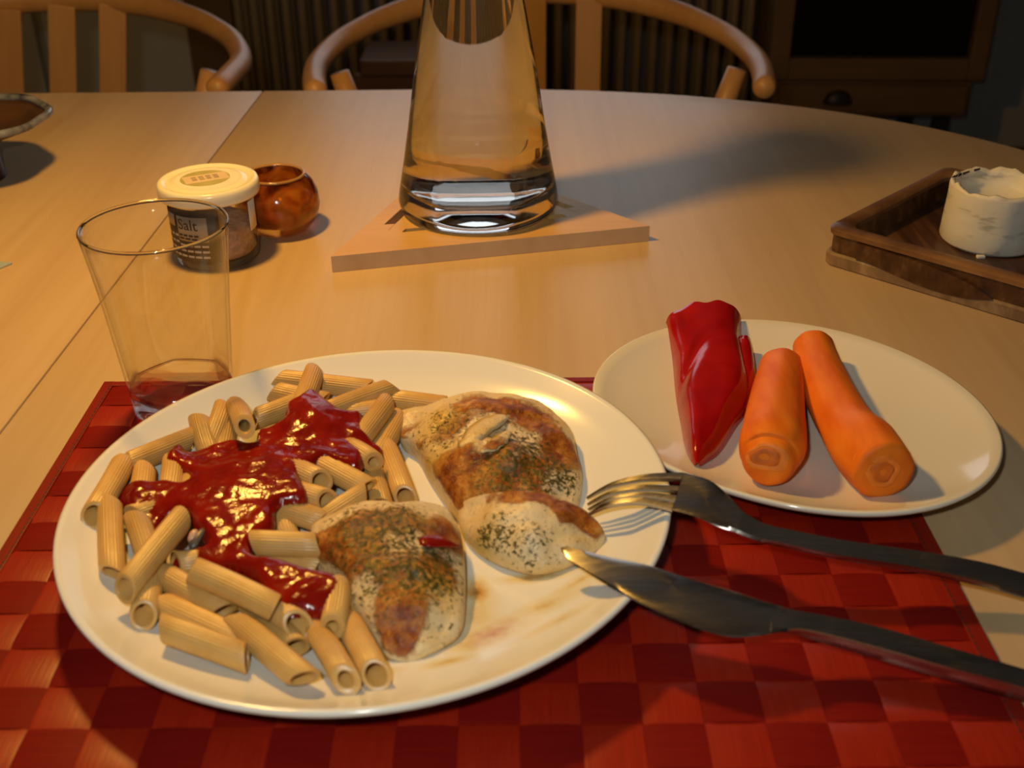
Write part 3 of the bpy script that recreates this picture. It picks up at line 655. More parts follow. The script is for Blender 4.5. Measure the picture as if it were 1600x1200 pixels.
# the sauce drapes over every penne it can reach except the ones that lie on top of it
ON_TOP = ('long diagonal', 'big ridged', 'lying level left', 'slit-like', 'frontmost left', 'slanting penne in front', 'plate front', 'raised like a pipe', 'rising to a point', 'wide oval mouth right', 'leftmost', 'upright', 'thin open lip', 'front sauce with', 'small open end from the left')
GX0, GY0, GS = -1.0, -27.0, .2; GNX, GNY = 120, 130
def drape():
    T = np.zeros((GNY, GNX)); X, Y = np.meshgrid(GX0+GS*np.arange(GNX), GY0+GS*np.arange(GNY))
    for a, b, lab, ln in PENNE_AXES:
        if any(k in lab for k in ON_TOP): continue
        d = b[:2]-a[:2]; L2 = (d**2).sum(); t = np.clip(((X-a[0])*d[0]+(Y-a[1])*d[1])/L2, 0, 1)
        dist = np.hypot(X-a[0]-t*d[0], Y-a[1]-t*d[1]); z = a[2]+t*(b[2]-a[2])
        T = np.maximum(T, np.where(dist < PR, z+np.sqrt(np.maximum(0, PR*PR-dist**2)), 0))
    H = np.maximum(T+.02, np.array([[hs(x, y) for x in X[0]] for y in Y[:, 0]]))
    for _ in range(5):
        P = np.pad(H, 1, mode='edge'); H = np.maximum(T, (P[:-2, 1:-1]+P[2:, 1:-1]+P[1:-1, :-2]+P[1:-1, 2:]+2*P[1:-1, 1:-1])/6)
    for _ in range(2):
        P = np.pad(H, 1, mode='edge'); H = (P[:-2, 1:-1]+P[2:, 1:-1]+P[1:-1, :-2]+P[1:-1, 2:]+2*P[1:-1, 1:-1])/6
    return H
HD = drape()
def hsd(x, y):
    u = min(max((x-GX0)/GS, 0), GNX-1.001); v = min(max((y-GY0)/GS, 0), GNY-1.001); i, j = int(u), int(v); u -= i; v -= j
    return float(HD[j, i]*(1-u)*(1-v)+HD[j, i+1]*u*(1-v)+HD[j+1, i]*(1-u)*v+HD[j+1, i+1]*u*v)
def to_surface(px, py, fn):
    z = 2.6
    for _ in range(14):
        p = at(px, py, z); z = .5*z+.5*fn(p[0], p[1])
    return at(px, py, z)
def poured(name, polypx, fn, step, thick, edge, mat, bottom, seed=0, amp=.12):
    poly = np.array([to_surface(x, y, fn)[:2] for x, y in polypx])
    poly = catmull(poly, len(poly)*4, True)
    A = poly; B = np.roll(poly, -1, 0); AB = B-A; L2 = (AB**2).sum(1)+1e-12
    x0, y0 = poly.min(0)-step; x1, y1 = poly.max(0)+step
    nx, ny = int((x1-x0)/step)+2, int((y1-y0)/step)+2
    idx = {}; V = []
    def info(x, y):
        p = np.array((x, y)); t = np.clip(((p-A)*AB).sum(1)/L2, 0, 1); q = A+AB*t[:, None]; d = np.hypot(*(q-p).T); k = d.argmin()
        cr = ((A[:, 1] > y) != (B[:, 1] > y)) & (x < (B[:, 0]-A[:, 0])*(y-A[:, 1])/(B[:, 1]-A[:, 1]+1e-12)+A[:, 0])
        return (d[k] if cr.sum() % 2 else -d[k]), q[k]
    D = {}
    for j in range(ny):
        for i in range(nx): D[i, j] = info(x0+i*step, y0+j*step)
    cells = [(i, j) for j in range(ny-1) for i in range(nx-1) if sum(D[i+a, j+b][0] > 0 for a in (0, 1) for b in (0, 1)) >= 2]
    top, bot = {}, {}
    for (i, j) in cells:
        for a in (0, 1):
            for b in (0, 1):
                k = (i+a, j+b)
                if k in top: continue
                d, q_ = D[k]; x, y = (x0+k[0]*step, y0+k[1]*step) if d > step*.45 else (q_[0], q_[1]); d = max(0, d) if d > step*.45 else 0
                u = min(1, d/edge); rise = math.sqrt(max(0, 1-(1-u)**2)); H = fn(x, y)
                nz = amp*(noise.noise(Vector((x*.9, y*.9, seed)))+.6*noise.noise(Vector((x*2.1, y*2.1, seed+3))))*u
                top[k] = len(V); V.append((x, y, H-thick*.55+thick*rise+nz))
                zb = H-thick*.6-(0.0 if d == 0 else .05)
                if d > .35: zb = zb+(bottom(x, y)-zb)*smooth01((d-.35)/.9)
                bot[k] = len(V); V.append((x, y, min(zb, H-thick*.58)))
    F = []; ed = {}
    for (i, j) in cells:
        q4 = [(i, j), (i+1, j), (i+1, j+1), (i, j+1)]
        F.append(tuple(top[k] for k in q4)); F.append(tuple(bot[k] for k in reversed(q4)))
        for a in range(4):
            e = (q4[a], q4[(a+1) % 4]); ed[e] = 1
    for (a, b) in list(ed):
        if (b, a) not in ed: F.append((top[b], top[a], bot[a], bot[b]))
    return mk(name, V, F, mat)
sc_o = poured('tomato_sauce', SAUCE_A, hsd, .13, .55, .5, MT['sauce'], lambda x, y: h1(x, y)+.25, 5, .10)
tag(sc_o, 'thick glossy red tomato sauce poured over the pasta', 'sauce', kind='stuff')
MT_S2 = MT['sauce']
# small things in the sauce
def lump(name, pts, r, mat, label, cat, n=10, up=(0, 0, 1)):
    p = catmull(pts, 9); rr = [(r[0]*s, r[1]*s) for s in (.35, .75, .95, 1, 1, 1, .9, .7, .3)]
    o = mk(name, *tube(p, rr, n, up), mat); return tag(o, label, cat)
lump('mushroom_piece', [at(298, 858, 2.5), at(306, 843, 2.7), at(318, 826, 2.85)], (.22, .14), MT['mushroom'], 'dark grey mushroom sliver at the edge of the tomato sauce', 'mushroom')
lump('onion_piece', [at(297, 848, 2.6), at(302, 836, 2.8), at(306, 828, 2.85)], (.2, .16), MT['bit'], 'pale pinkish bit beside the mushroom sliver', 'onion')

# ================================================================== chicken
def ztop_fn(pts):
    W = np.array([at(x, y, z) for x, y, z in pts])
    def f(x, y):
        d2 = (W[:, 0]-x)**2+(W[:, 1]-y)**2+.25; w = d2**-1.5; return float((w*W[:, 2]).sum()/w.sum())
    return f
def blob(outline, zt, zbase, n=150, rings=44, m=3.2, inset=.93, amp=.1, seed=0, lowz=None):
    E = np.array([at(*p) for p in outline]); E = catmull(E, n, True)
    c = E[:, :2].mean(0); V = []
    for s, z in ((.72, 0), (inset, 0), (inset+.045, .22), (.99, .6)):
        for p in E:
            q = c+(p[:2]-c)*s; zb = zbase(q[0], q[1]); V.append((q[0], q[1], zb+(p[2]-zb)*z))
    for k in range(rings):
        rho = 1-(k/(rings-1))**1.35*.985
        hf = (1-rho**m)**(1/m)
        for p in E:
            q = c+(p[:2]-c)*rho; z = p[2]+(max(zt(q[0], q[1]), p[2]+.02)-p[2])*hf
            w = min(1, hf*1.4)
            z += amp*w*(noise.noise(Vector((q[0]*.8, q[1]*.8, seed)))+.55*noise.noise(Vector((q[0]*2.0, q[1]*2.0, seed+7)))+.28*noise.noise(Vector((q[0]*4.6, q[1]*4.6, seed+2))))
            V.append((q[0], q[1], z))
    F = grid_faces(n, rings+4); F.append(tuple(range(n))[::-1]); F.append(tuple((rings+3)*n+i for i in range(n)))
    return V, F
def paint(o, brown, herb, oil):
    me = o.data; col = me.color_attributes.new('cook', 'FLOAT_COLOR', 'POINT'); org = ORI[o.name]
    def prep(L_): return [(at(x, y, z)[:2], r, s) for x, y, z, r, s in L_]
    bw, hw, ow = prep(brown), prep(herb), prep(oil)
    def val(p, W): return min(1.0, sum(s*math.exp(-((p[0]-c[0])**2+(p[1]-c[1])**2)/(r*r)) for c, r, s in W))
    data = np.zeros((len(me.vertices), 4), np.float32); data[:, 3] = 1
    for i, v in enumerate(me.vertices):
        p = np.array(v.co)*100+org; up = smooth01((v.normal.z+.05)/.45)
        data[i, 0] = val(p, bw)*up; data[i, 1] = val(p, hw)*(.3+.7*up); data[i, 2] = val(p, ow)
    col.data.foreach_set('color', data.ravel())
flz = lambda x, y: h1(x, y)+.03
# front fillet
O1 = [(486, 846, 1.7), (488, 826, 2.1), (503, 812, 2.4), (526, 802, 2.6), (555, 788, 2.8), (586, 783, 2.9), (620, 787, 2.9), (649, 784, 2.8), (683, 791, 2.5), (702, 802, 2.2), (714, 825, 1.8), (722, 848, 1.5), (727, 895, 1.3), (727, 950, 1.2), (721, 990, 1.1), (697, 1013, 1.05), (668, 1029, 1.05), (639, 1037, 1.05), (607, 1032, 1.05), (591, 1012, 1.2), (570, 980, 1.4), (550, 952, 1.5), (543, 925, 1.5), (524, 904, 1.5), (499, 888, 1.5), (487, 868, 1.5)]
zt1 = ztop_fn([(500, 830, 2.7), (550, 820, 3.3), (620, 810, 3.4), (690, 815, 2.8), (560, 870, 3.2), (640, 870, 3.4), (700, 880, 2.7), (600, 930, 2.9), (660, 930, 3.0), (705, 940, 2.2), (610, 985, 2.2), (650, 990, 2.1), (690, 985, 1.8), (640, 1015, 1.6)])
k1 = mk('chicken_fillet', *blob(O1, zt1, flz, amp=.13, seed=11), MT['chicken'])
tag(k1, 'herbed fried chicken fillet at the front, tapering towards the camera', 'chicken', 'fried chicken fillets')
paint(k1, [(510, 840, 2.8, .9, 1.0), (545, 855, 3.2, 1.1, .85), (545, 830, 3.2, 1, .5), (590, 810, 3.3, 1.3, .5), (640, 815, 3.3, 1.2, .45), (690, 820, 2.9, .9, .75), (705, 850, 2.4, .7, 1.0), (690, 885, 2.8, 1.1, .7), (640, 900, 3.2, 1.3, .55), (625, 935, 3, .9, 1.0), (620, 965, 2.6, .7, 1.0), (630, 985, 2.3, .45, .8), (585, 880, 3.2, 1.2, .45)],
      [(600, 850, 3.3, 2.2, 1.0), (555, 815, 3.2, 1.5, .8), (650, 870, 3.3, 1.8, .8), (690, 895, 2.7, 1, .5), (580, 940, 2.9, 1.6, .35), (700, 960, 2, 1.2, .3), (640, 800, 3.2, 1.2, .5)],
      [(600, 840, 3.3, 2.0, .35), (650, 800, 3.2, 1.3, .5), (700, 920, 2.3, 1.2, .35), (680, 920, 2.7, 1.0, .4)])
# pink sauce smear lying on the front fillet
lump('sauce_smear', [at(655, 847, 3.24), at(685, 845, 3.08), at(718, 850, 2.40)], (.46, .13), MT['sauce'], 'red sauce smear on top of the front chicken fillet', 'sauce', 12)
# rear fillet with a folded lobe
O2 = [(619, 660, 1.5), (627, 648, 1.8), (667, 636, 2.2), (690, 628, 2.5), (715, 618, 2.8), (745, 614, 2.9), (787, 617, 2.9), (827, 625, 2.8), (853, 638, 2.6), (877, 660, 2.4), (895, 683, 2.2), (902, 715, 1.9), (910, 750, 1.4), (905, 790, 1.2), (890, 815, 1.15), (840, 830, 1.15), (780, 830, 1.15), (728, 822, 1.15), (712, 806, 1.15), (693, 782, 1.15), (667, 742, 1.2), (648, 708, 1.25), (626, 690, 1.35)]
zt2 = ztop_fn([(635, 665, 2.2), (670, 650, 2.8), (700, 640, 3.2), (750, 635, 3.5), (800, 640, 3.5), (850, 665, 3.2), (880, 700, 2.8), (690, 690, 3.0), (740, 690, 3.6), (800, 700, 3.7), (860, 730, 3.0), (720, 740, 3.0), (780, 745, 3.2), (850, 765, 2.6), (740, 775, 2.4), (800, 790, 2.0), (880, 780, 1.9)])
k2 = mk('chicken_fillet', *blob(O2, zt2, flz, amp=.15, seed=23), MT['chicken'])
tag(k2, 'larger browned chicken fillet at the back with a pale folded lobe', 'chicken', 'fried chicken fillets')
paint(k2, [(640, 665, 2.3, .8, .6), (680, 720, 2.8, .9, .8), (700, 750, 2.8, .8, .8), (740, 755, 3, 1.0, .9), (780, 762, 3.0, 1.0, .9), (720, 720, 3.2, 1.2, .65), (760, 720, 3.5, 1.2, .6), (830, 650, 3.3, 1.2, .95), (780, 630, 3.5, 1.0, .9), (735, 630, 3.3, 1.0, .8), (870, 690, 2.9, 1.0, .95), (885, 715, 2.6, .8, .9), (840, 720, 3.2, 1.2, .6), (790, 690, 3.6, .7, .5), (715, 660, 3.2, .9, .6), (690, 680, 2.9, .7, .5), (650, 690, 2.4, .6, .7), (820, 755, 2.8, 1.0, .7)],
      [(690, 655, 3, 1.3, .7), (720, 680, 3.2, 1.3, .55), (800, 720, 3.5, 1.6, .9), (850, 720, 3.1, 1.4, .9), (820, 680, 3.5, 1.3, .7), (760, 740, 3.2, 1.2, .4), (890, 750, 2.2, 1.1, .5), (780, 640, 3.5, 1.6, .45), (670, 700, 2.6, 1, .4)],
      [(690, 650, 3, 1.2, .7), (690, 690, 2.9, 1.3, .4), (660, 720, 2.2, .8, .6), (750, 745, 3.2, 1.4, .35), (905, 745, 1.7, .8, .4)])
O3 = [(716, 806, 1.4), (724, 786, 2.0), (750, 774, 2.6), (785, 769, 2.9), (822, 767, 3.0), (867, 776, 2.9), (907, 793, 2.5), (930, 812, 2.1), (942, 830, 1.8), (946, 846, 1.5), (932, 864, 1.35), (899, 884, 1.25), (869, 893, 1.2), (835, 896, 1.15), (787, 881, 1.15), (749, 861, 1.15), (728, 842, 1.15), (718, 822, 1.25)]
zt3 = ztop_fn([(735, 805, 2.3), (780, 790, 3.0), (830, 785, 3.2), (880, 797, 3.0), (920, 820, 2.4), (770, 825, 2.8), (830, 825, 3.0), (890, 840, 2.6), (930, 845, 1.9), (780, 860, 2.1), (830, 870, 2.1), (880, 870, 1.9)])
k3 = mk('folded_lobe', *blob(O3, zt3, flz, n=120, rings=34, amp=.10, seed=31, m=2.6), MT['chicken'], k2)
k3['label'] = 'pale juicy folded lobe with a brown top edge'
paint(k3, [(800, 775, 3.0, .6, .9), (840, 775, 3.1, .65, 1.0), (880, 787, 3.0, .6, 1.0), (905, 800, 2.7, .6, 1.0), (925, 820, 2.3, .5, .9), (880, 805, 2.9, .4, .7), (765, 780, 2.7, .5, .5)],
      [(770, 815, 2.8, 1.2, .55), (810, 845, 2.6, 1.5, .5), (755, 840, 2.2, .8, .5), (850, 840, 2.6, 1, .35)],
      [(760, 820, 2.6, 1.2, .5), (740, 850, 1.6, .8, .4), (800, 850, 2.4, 1.0, .25), (870, 890, 1.4, 1.0, .3)])
# torn flake of meat standing up on the rear fillet
def flake(pts, hw, th, seed, br):
    p = catmull([at(*q) for q in pts], 13); V = []; T = np.gradient(p, axis=0)
    for k in range(13):
        d = np.cross(T[k], (0, 0, 1)); d /= np.linalg.norm(d); w = hw*(.35+.65*math.sin(PI*(k+.8)/14))*(1+.35*noise.noise(Vector((k*.9, seed, 0))))
        for (u, h) in ((-1, 0), (-.5, .5), (0, .8), (.5, .5), (1, 0), (.5, -.5), (0, -.6), (-.5, -.5)):
            V.append(p[k]+d*w*u*(1+.3*noise.noise(Vector((k*1.7, u*2, seed))))+np.array((0, 0, h*th+.10*noise.noise(Vector((k*.8, u, seed+5))))))
    fo = mk('torn_flake', V, grid_faces(8, 13)+[tuple(range(8))[::-1], tuple(96+i for i in range(8))], MT['chicken'], k2)
    paint(fo, br, [(770, 680, 3.9, 1, .5)], []); fo['label'] = 'torn pale flake of chicken meat'
flake([(722, 700, 3.28), (744, 677, 3.58), (768, 659, 3.62), (790, 650, 3.50)], .62, .15, 1, [])
flake([(750, 704, 3.44), (774, 694, 3.62), (793, 676, 3.60)], .45, .13, 2, [(775, 692, 3.8, .8, .8)])
# ================================================================== pepper and carrots
def pepper():
    o_ = thing('red_pepper', 'cut half of a shiny pointed red pepper on the side plate', 'pepper', tuple(at(1110, 640, .7)))
    # left and right edges lying on the plate (pixels) and the height of the dome between them, tip first
    PR_ = [(1084, 742, 1092, 742, .25), (1077, 729, 1104, 730, .8), (1070, 706, 1125, 708, 1.3), (1064, 668, 1150, 668, 1.7), (1058, 636, 1169, 640, 1.9), (1054, 608, 1172, 607, 1.95), (1050, 574, 1165, 574, 1.85), (1043, 546, 1158, 550, 1.5), (1038, 529, 1156, 531, 1.15)]
    LE = catmull([at(a, b, .75) for a, b, c, d, e in PR_], 48); RE = catmull([at(c, d, .75) for a, b, c, d, e in PR_], 48)
    BU = catmull([(e, 0, 0) for a, b, c, d, e in PR_], 48)[:, 0]; n = 36; rows = []; P = (LE+RE)/2
    for k in range(48):
        u = k/47; row = []; t = P[min(k+1, 47)]-P[max(k-1, 0)]; t = t/np.linalg.norm(t)
        for i in range(n+1):
            v = i/n; x = 2*v-1
            dome = (1-abs(x)**2.3)**.62 if abs(x) < 1 else 0
            q = LE[k]+(RE[k]-LE[k])*(.5+.5*(x+.10*math.sin(PI*x)))
            z = h2(q[0], q[1])+.06+BU[k]*dome
            env = dome*smooth01(u/.2)
            z -= .34*env*math.exp(-((v-(.05+.75*(u-.52)/.3*.6))/.085)**2)*smooth01((u-.45)/.1)*smooth01((.82-u)/.1)   # crease
            z -= .45*env*math.exp(-((v-.84)/.10)**2-((u-.40)/.10)**2)                                                   # dent
            z += .14*env*math.sin(4.5*v+5*u)-.22*env*math.exp(-((v-.27)/.1)**2)*smooth01((u-.7)/.2)
            if u > .86:
                f = (u-.86)/.14; jag = .42*math.exp(-((v-.38)/.10)**2)-.5*math.exp(-((v-.5)/.05)**2)*0+.5*smooth01((v-.5)/.2)-.55*smooth01((.3-v)/.3)+.12*math.sin(23*v)
                q = q+t*jag*.6*f; z += .16*f*smooth01((v-.5)/.15)
            row.append((q[0], q[1], max(z, h2(q[0], q[1])+.04)))
        rows.append(row)
    out = [p for r in rows for p in r]; m = len(rows); nn = n+1
    th = .32; inn = []
    for k in range(m):
        c = P[k]
        for i in range(nn):
            p = np.array(rows[k][i]); cen = np.array((c[0], c[1], h2(c[0], c[1])+.2)); d = cen-p; l = np.linalg.norm(d)+1e-6
            q = p+d/l*min(th, l*.6); q[2] = max(q[2], h2(q[0], q[1])+.03); inn.append(tuple(q))
    V = out+inn; K = m*nn; F = []
    for k in range(m-1):
        for i in range(n):
            a = k*nn+i; F.append((a, a+1, a+1+nn, a+nn)); F.append((K+a, K+a+nn, K+a+1+nn, K+a+1))
    for k in range(m-1):
        for i in (0, n): a = k*nn+i; F.append((a, a+nn, K+a+nn, K+a))
    for i in range(n):
        F.append((i, i+1, K+i+1, K+i)); a = (m-1)*nn+i; F.append((a, a+1, K+a+1, K+a))
    mk('pepper_half', V, F, MT['pepper'], o_, sharp=50)
    # second flap of flesh seen behind the right edge
    fp = [(1160, 640, 1.0), (1165, 610, 1.4), (1166, 570, 1.7), (1163, 530, 1.9)]
    Q = catmull([at(*s) for s in fp], 14)
    mk('flap', *tube(Q, [(.2+.36*math.sin(PI*(.1+.75*k/13)), .30) for k in range(14)], 14, (.4, .2, 1)), MT['pepper'], o_)
pepper()
def carrot(label, path, radii, scar, size, facets=7, seed=0):
    m = 52; pts = catmull([at(*p) for p in path], m); rr = catmull([(r, 0, 0) for r in radii], m)[:, 0]
    for k in range(m): pts[k][2] = h2(pts[k][0], pts[k][1])+max(rr[k]*.95, rr.max()*.80*(1 if k > m*.8 else 0))
    o_ = thing('carrot', label, 'carrot', (pts[20][0], pts[20][1], h2(pts[20][0], pts[20][1])), 'peeled carrots on the side plate')
    d = pts[-1]-pts[-3]; d /= np.linalg.norm(d); d0 = pts[0]-pts[2]; d0 /= np.linalg.norm(d0)
    P = np.array([pts[0]+d0*.26, pts[0]+d0*.16]+list(pts)+[pts[-1]+d*.12, pts[-1]+d*.17]); Rr = [rr[0]*.5, rr[0]*.86]+list(rr)+[rr[-1]*.82, rr[-1]*.5]
    sec = lambda u, t: 1+.011*math.cos(facets*t+3*u+seed)+.014*math.sin(3*t+6*u+seed)
    v, f = tube(P, Rr, 48, sec=sec); V = np.array(v)
    ro = mk('root', V, f, MT['carrot'], o_)
    # crown scar on the sloping end: a pale ring round a darker core, laid on the surface
    from mathutils.bvhtree import BVHTree
    bv = BVHTree.FromPolygons([Vector(p) for p in V], [tuple(int(i) for i in g) for g in f])
    base = at(scar[0], scar[1], 1.8); n0 = None
    hit, nr, _, _ = bv.ray_cast(Vector(CP), Vector(base-CP).normalized())
    cen, nrm = np.array(hit), np.array(nr); nrm = nrm*(1 if np.dot(nrm, CP-cen) > 0 else -1)
    ax = d-nrm*np.dot(d, nrm); ax /= np.linalg.norm(ax); sd = np.cross(nrm, ax)
    def disc(nm, rings, mat):
        n = 30; vv = []
        for (s_, h) in rings:
            for i in range(n):
                t = 2*PI*i/n; w = 1+.07*math.sin(3*t+seed)+.05*math.sin(5*t+2*seed)
                q = cen+sd*size[0]*s_*w*math.cos(t)+ax*size[1]*s_*w*math.sin(t)
                hh = bv.find_nearest(Vector(q)); q2, n2 = np.array(hh[0]), np.array(hh[1]); n2 = n2*(1 if np.dot(n2, nrm) > 0 else -1)
                vv.append(q2+n2*h)
        mk(nm, vv, grid_faces(n, len(rings))+[tuple(range(n))[::-1], tuple((len(rings)-1)*n+i for i in range(n))], mat, o_)
    disc('crown_ring', [(1.0, -.05), (.97, .004), (.86, .016), (.72, .014), (.62, .002), (.60, -.05)], MT['carrot_ring'])
    disc('crown_core', [(.62, -.05), (.60, .006), (.45, .014), (.25, .008), (.1, -.012)], MT['carrot_core'])
carrot('shorter peeled carrot lying in the middle of the side plate', [(1221, 572, 1.9), (1217, 605, 2.0), (1212, 640, 2.1), (1208, 680, 2.1), (1204, 712, 2.0), (1200, 738, 1.9)], [1.24, 1.42, 1.54, 1.66, 1.64, 1.15], (1194, 714), (.80, 1.35), 7, 1)
carrot('longer bent peeled carrot on the side plate, its end bulging to the right', [(1270, 544, 2.0), (1282, 580, 2.05), (1302, 625, 2.1), (1326, 668, 2.1), (1352, 708, 2.1), (1379, 750, 2.0)], [1.20, 1.34, 1.40, 1.46, 1.68, 1.52], (1380, 738), (1.08, 1.18), 8, 4)
# ================================================================== cutlery
def strip_solid(E1, E2, thick, n, mode='blade', taper=None, hang=False):
    """closed solid between two long edges (each a list of cm points), rounded, with the given thickness"""
    A = catmull(E1, n); B = catmull(E2, n); V = []; m = 10
    prof = [(0, 0), (.06, .5), (.3, .5), (.7, .5), (.94, .5), (1, 0), (.94, -.5), (.7, -.5), (.3, -.5), (.06, -.5)]
    for k in range(n):
        w = B[k]-A[k]; t = (np.gradient(A, axis=0)[k]+np.gradient(B, axis=0)[k]); nr = np.cross(t, w); nr /= np.linalg.norm(nr)+1e-9
        if nr[2] < 0: nr = -nr
        th = np.interp(k/(n-1), np.linspace(0, 1, len(thick)), thick)
        for (u, h) in prof:
            hh = (h-.5 if hang else h)*th+(taper[0]*math.sin(PI*u)*np.interp(k/(n-1), *taper[1]) if taper else 0)
            V.append(A[k]+w*u+nr*hh)
    F = grid_faces(m, n); F.append(tuple(range(m))[::-1]); F.append(tuple((n-1)*m+i for i in range(m)))
    return V, F
kn = thing('table_knife', 'steel table knife resting on the dinner plate rim, tip on chicken', 'knife', tuple(at(1240, 970, 2.0)))
zk = lambda x: float(np.interp(x, [870, 950, 1010, 1240, 1600, 1800], [3.05, 3.2, 3.22, 2.55, 1.35, .75]))
KE1 = [(876, 855), (888, 853), (905, 857), (950, 868), (1010, 880), (1080, 902), (1140, 919), (1185, 934), (1222, 945)]
KE2 = [(878, 862), (890, 875), (908, 887), (950, 913), (1000, 941), (1068, 971), (1110, 986), (1145, 993), (1180, 992), ]
b1 = [at(x, y, zk(x)) for x, y in KE1]; b2 = [at(x, y, zk(x)-.12) for x, y in KE2]
mk('blade', *strip_solid(b1, b2+[at(1222, 985, zk(1222)-.1)], [.10, .13, .15, .17, .17], 40, hang=True), MT['steel'], kn, sharp=40)
HE1 = [(1205, 941), (1240, 951), (1280, 958), (1369, 976), (1480, 1008), (1600, 1043), (1700, 1072), (1790, 1098)]
HE2 = [(1205, 988), (1240, 983), (1280, 989), (1369, 1012), (1480, 1044), (1600, 1076), (1700, 1103), (1790, 1128)]
v, f = strip_solid([at(x, y, zk(x)-(.05 if x < 1210 else 0)) for x, y in HE1], [at(x, y, zk(x)-(.05 if x < 1210 else 0)) for x, y in HE2], [.06, .30, .48, .60, .66, .68, .68, .66, .6], 48, hang=True)
mk('handle', v, f, MT['steel'], kn, sharp=50)

fk = thing('fork', 'steel fork, tines down on the dinner plate rim, handle towards the right', 'fork', tuple(at(1200, 835, 2.6)))
FS = [(917, 775, 2.5, 921, 806, 2.3), (958, 753, 3.25, 953, 791, 3.0), (1008, 741, 3.8, 1000, 786, 3.4), (1068, 738, 4.1, 1050, 797, 3.6), (1108, 750, 4.05, 1088, 808, 3.6), (1136, 772, 3.75, 1120, 822, 3.4), (1160, 800, 3.4, 1150, 832, 3.25), (1192, 819, 3.15, 1182, 844, 3.05), (1240, 831, 2.95, 1232, 855, 2.85), (1322, 847, 2.65, 1314, 873, 2.55), (1440, 864, 2.2, 1430, 892, 2.1), (1530, 880, 1.85, 1522, 911, 1.75), (1600, 898, 1.6, 1594, 931, 1.5), (1700, 925, 1.25, 1692, 962, 1.15), (1790, 952, .95, 1782, 990, .9)]
e1 = [at(*s[:3]) for s in FS]; e2 = [at(*s[3:]) for s in FS]
cup = (-.20, ([0, .1, .25, .4, 1], [.7, 1, .6, 0, 0]))
mk('handle', *strip_solid(e1[6:], e2[6:], [.22, .26, .3, .34, .36, .36, .34, .3], 36), MT['steel'], fk, sharp=50)
mk('head', *strip_solid(e1[3:7], e2[3:7], [.2, .22, .24, .24], 16, taper=(-.22, ([0, .5, 1], [1, .8, 0]))), MT['steel'], fk, sharp=50)
for i in range(4):
    u0, u1 = i/4+.055*(i > 0), (i+1)/4-.055*(i < 3)
    ta, tb_ = [], []
    for k in range(4):
        a, b = e1[k], e2[k]; mid = (u0+u1)/2
        s = [.45, .8, 1, 1][k]
        lo, hi = mid-(mid-u0)*s, mid+(u1-mid)*s
        sag = np.array((0, 0, -.22*math.sin(PI*mid)*[.4, .7, .9, 1][k]))
        ta.append(a+(b-a)*lo+sag); tb_.append(a+(b-a)*hi+sag)
    mk('tine', *strip_solid(ta, tb_, [.12, .2, .22, .22], 16), MT['steel'], fk, sharp=60)

# ================================================================== tumbler
gx, gy = .05, .0
def facet(N_, a, ph=0):
    return lambda t: 1/ (1+a*(1-math.cos(N_*(t-ph))))
def tumbler():
    t_ = thing('drinking_glass', 'empty clear drinking glass on the mat corner behind the dinner plate', 'glass', (gx, gy, MATZ))
    z0 = MATZ+.02
    zs = [(2.2, z0+.08), (2.55, z0), (2.78, z0+.15), (2.86, z0+.5), (2.93, z0+1.2), (3.09, z0+3), (3.37, z0+6), (3.66, z0+9), (3.86, 10.95), (3.91, 11.22), (3.90, 11.29)]
    ins = [(3.86, 11.34), (3.80, 11.29), (3.75, 11.1), (3.66, 10.5), (3.49, z0+8.6), (3.24, z0+6), (2.96, z0+3.4), (2.80, z0+2.1), (2.6, z0+1.5), (2.0, z0+1.22), (1.0, z0+1.15), (.05, z0+1.14)]
    def poly(t, nf, ph, q=22):
        x = (t-ph) % (2*PI/nf); x = abs(x-PI/nf); x = PI/nf-x; a = math.cos(PI/nf)
        r = a/max(math.cos(PI/nf-abs(x)), 1e-3) if False else a/math.cos(PI/nf-x)
        return (min(r, 1)**-q+1.0)**(-1/q)*(2**(1/q))*.985
    def rf(t, z, k):
        w = (1-smooth01((z-7.5)/3.2))*(.15 if k < len(zs) else .75)*(1 if z > z0+1.3 else smooth01((z-z0-1.0)/.4))
        return 1+(poly(t, 7, .15)-1)*w
    zb_ = z0+1.5
    io = lambda z: float(np.interp(z, [p[1] for p in zs[2:]], [p[0] for p in zs[2:]]))
    fl_ = lambda t, z, k: 1+(poly(t, 7, .15)-1)*(1-smooth01((z-6.5)/4.0))*.8
    # solid base, thin faceted wall, rounded rim
    bp_ = [(2.2, z0+.08), (2.55, z0), (2.78, z0+.15), (2.86, z0+.5), (2.93, z0+1.2), (io(zb_), zb_), (io(zb_)-.2, zb_), (2.45, z0+1.32), (1.6, z0+1.18), (.05, z0+1.14)]
    mk('base', *lathe(gx, gy, bp_, 112, lambda t, z, k: fl_(t, z, k) if z > z0+.9 else 1+(fl_(t, z, k)-1)*smooth01((z-z0)/.9)), MT['base_glass'], t_)
    hz = [zb_+.01+(11.2-zb_)*i/14 for i in range(15)]
    outw = [(io(z), z) for z in hz]; inw = [(io(z)-.15-.02*(11.2-z)/9, z) for z in reversed(hz)]
    w_v, w_f = lathe(gx, gy, outw+inw, 112, lambda t, z, k: fl_(t, z, k) if k >= 15 else 1+(fl_(t, z, k)-1)*.55, False, False)
    n = 112; w_f += [(29*n+i, 29*n+(i+1) % n, (i+1) % n, i) for i in range(n)]
    mk('wall', w_v, w_f, MT['thin'], t_)
    ro = io(11.2); rg = [(ro, 11.2), (ro+.02, 11.28), (ro-.03, 11.36), (ro-.10, 11.36), (ro-.17, 11.28), (ro-.15, 11.2)]
    v, f = lathe(gx, gy, rg, 112, None, False, False); f += [(5*n+i, 5*n+(i+1) % n, (i+1) % n, i) for i in range(n)]
    mk('rim', v, f, MT['glass'], t_)
tumbler()

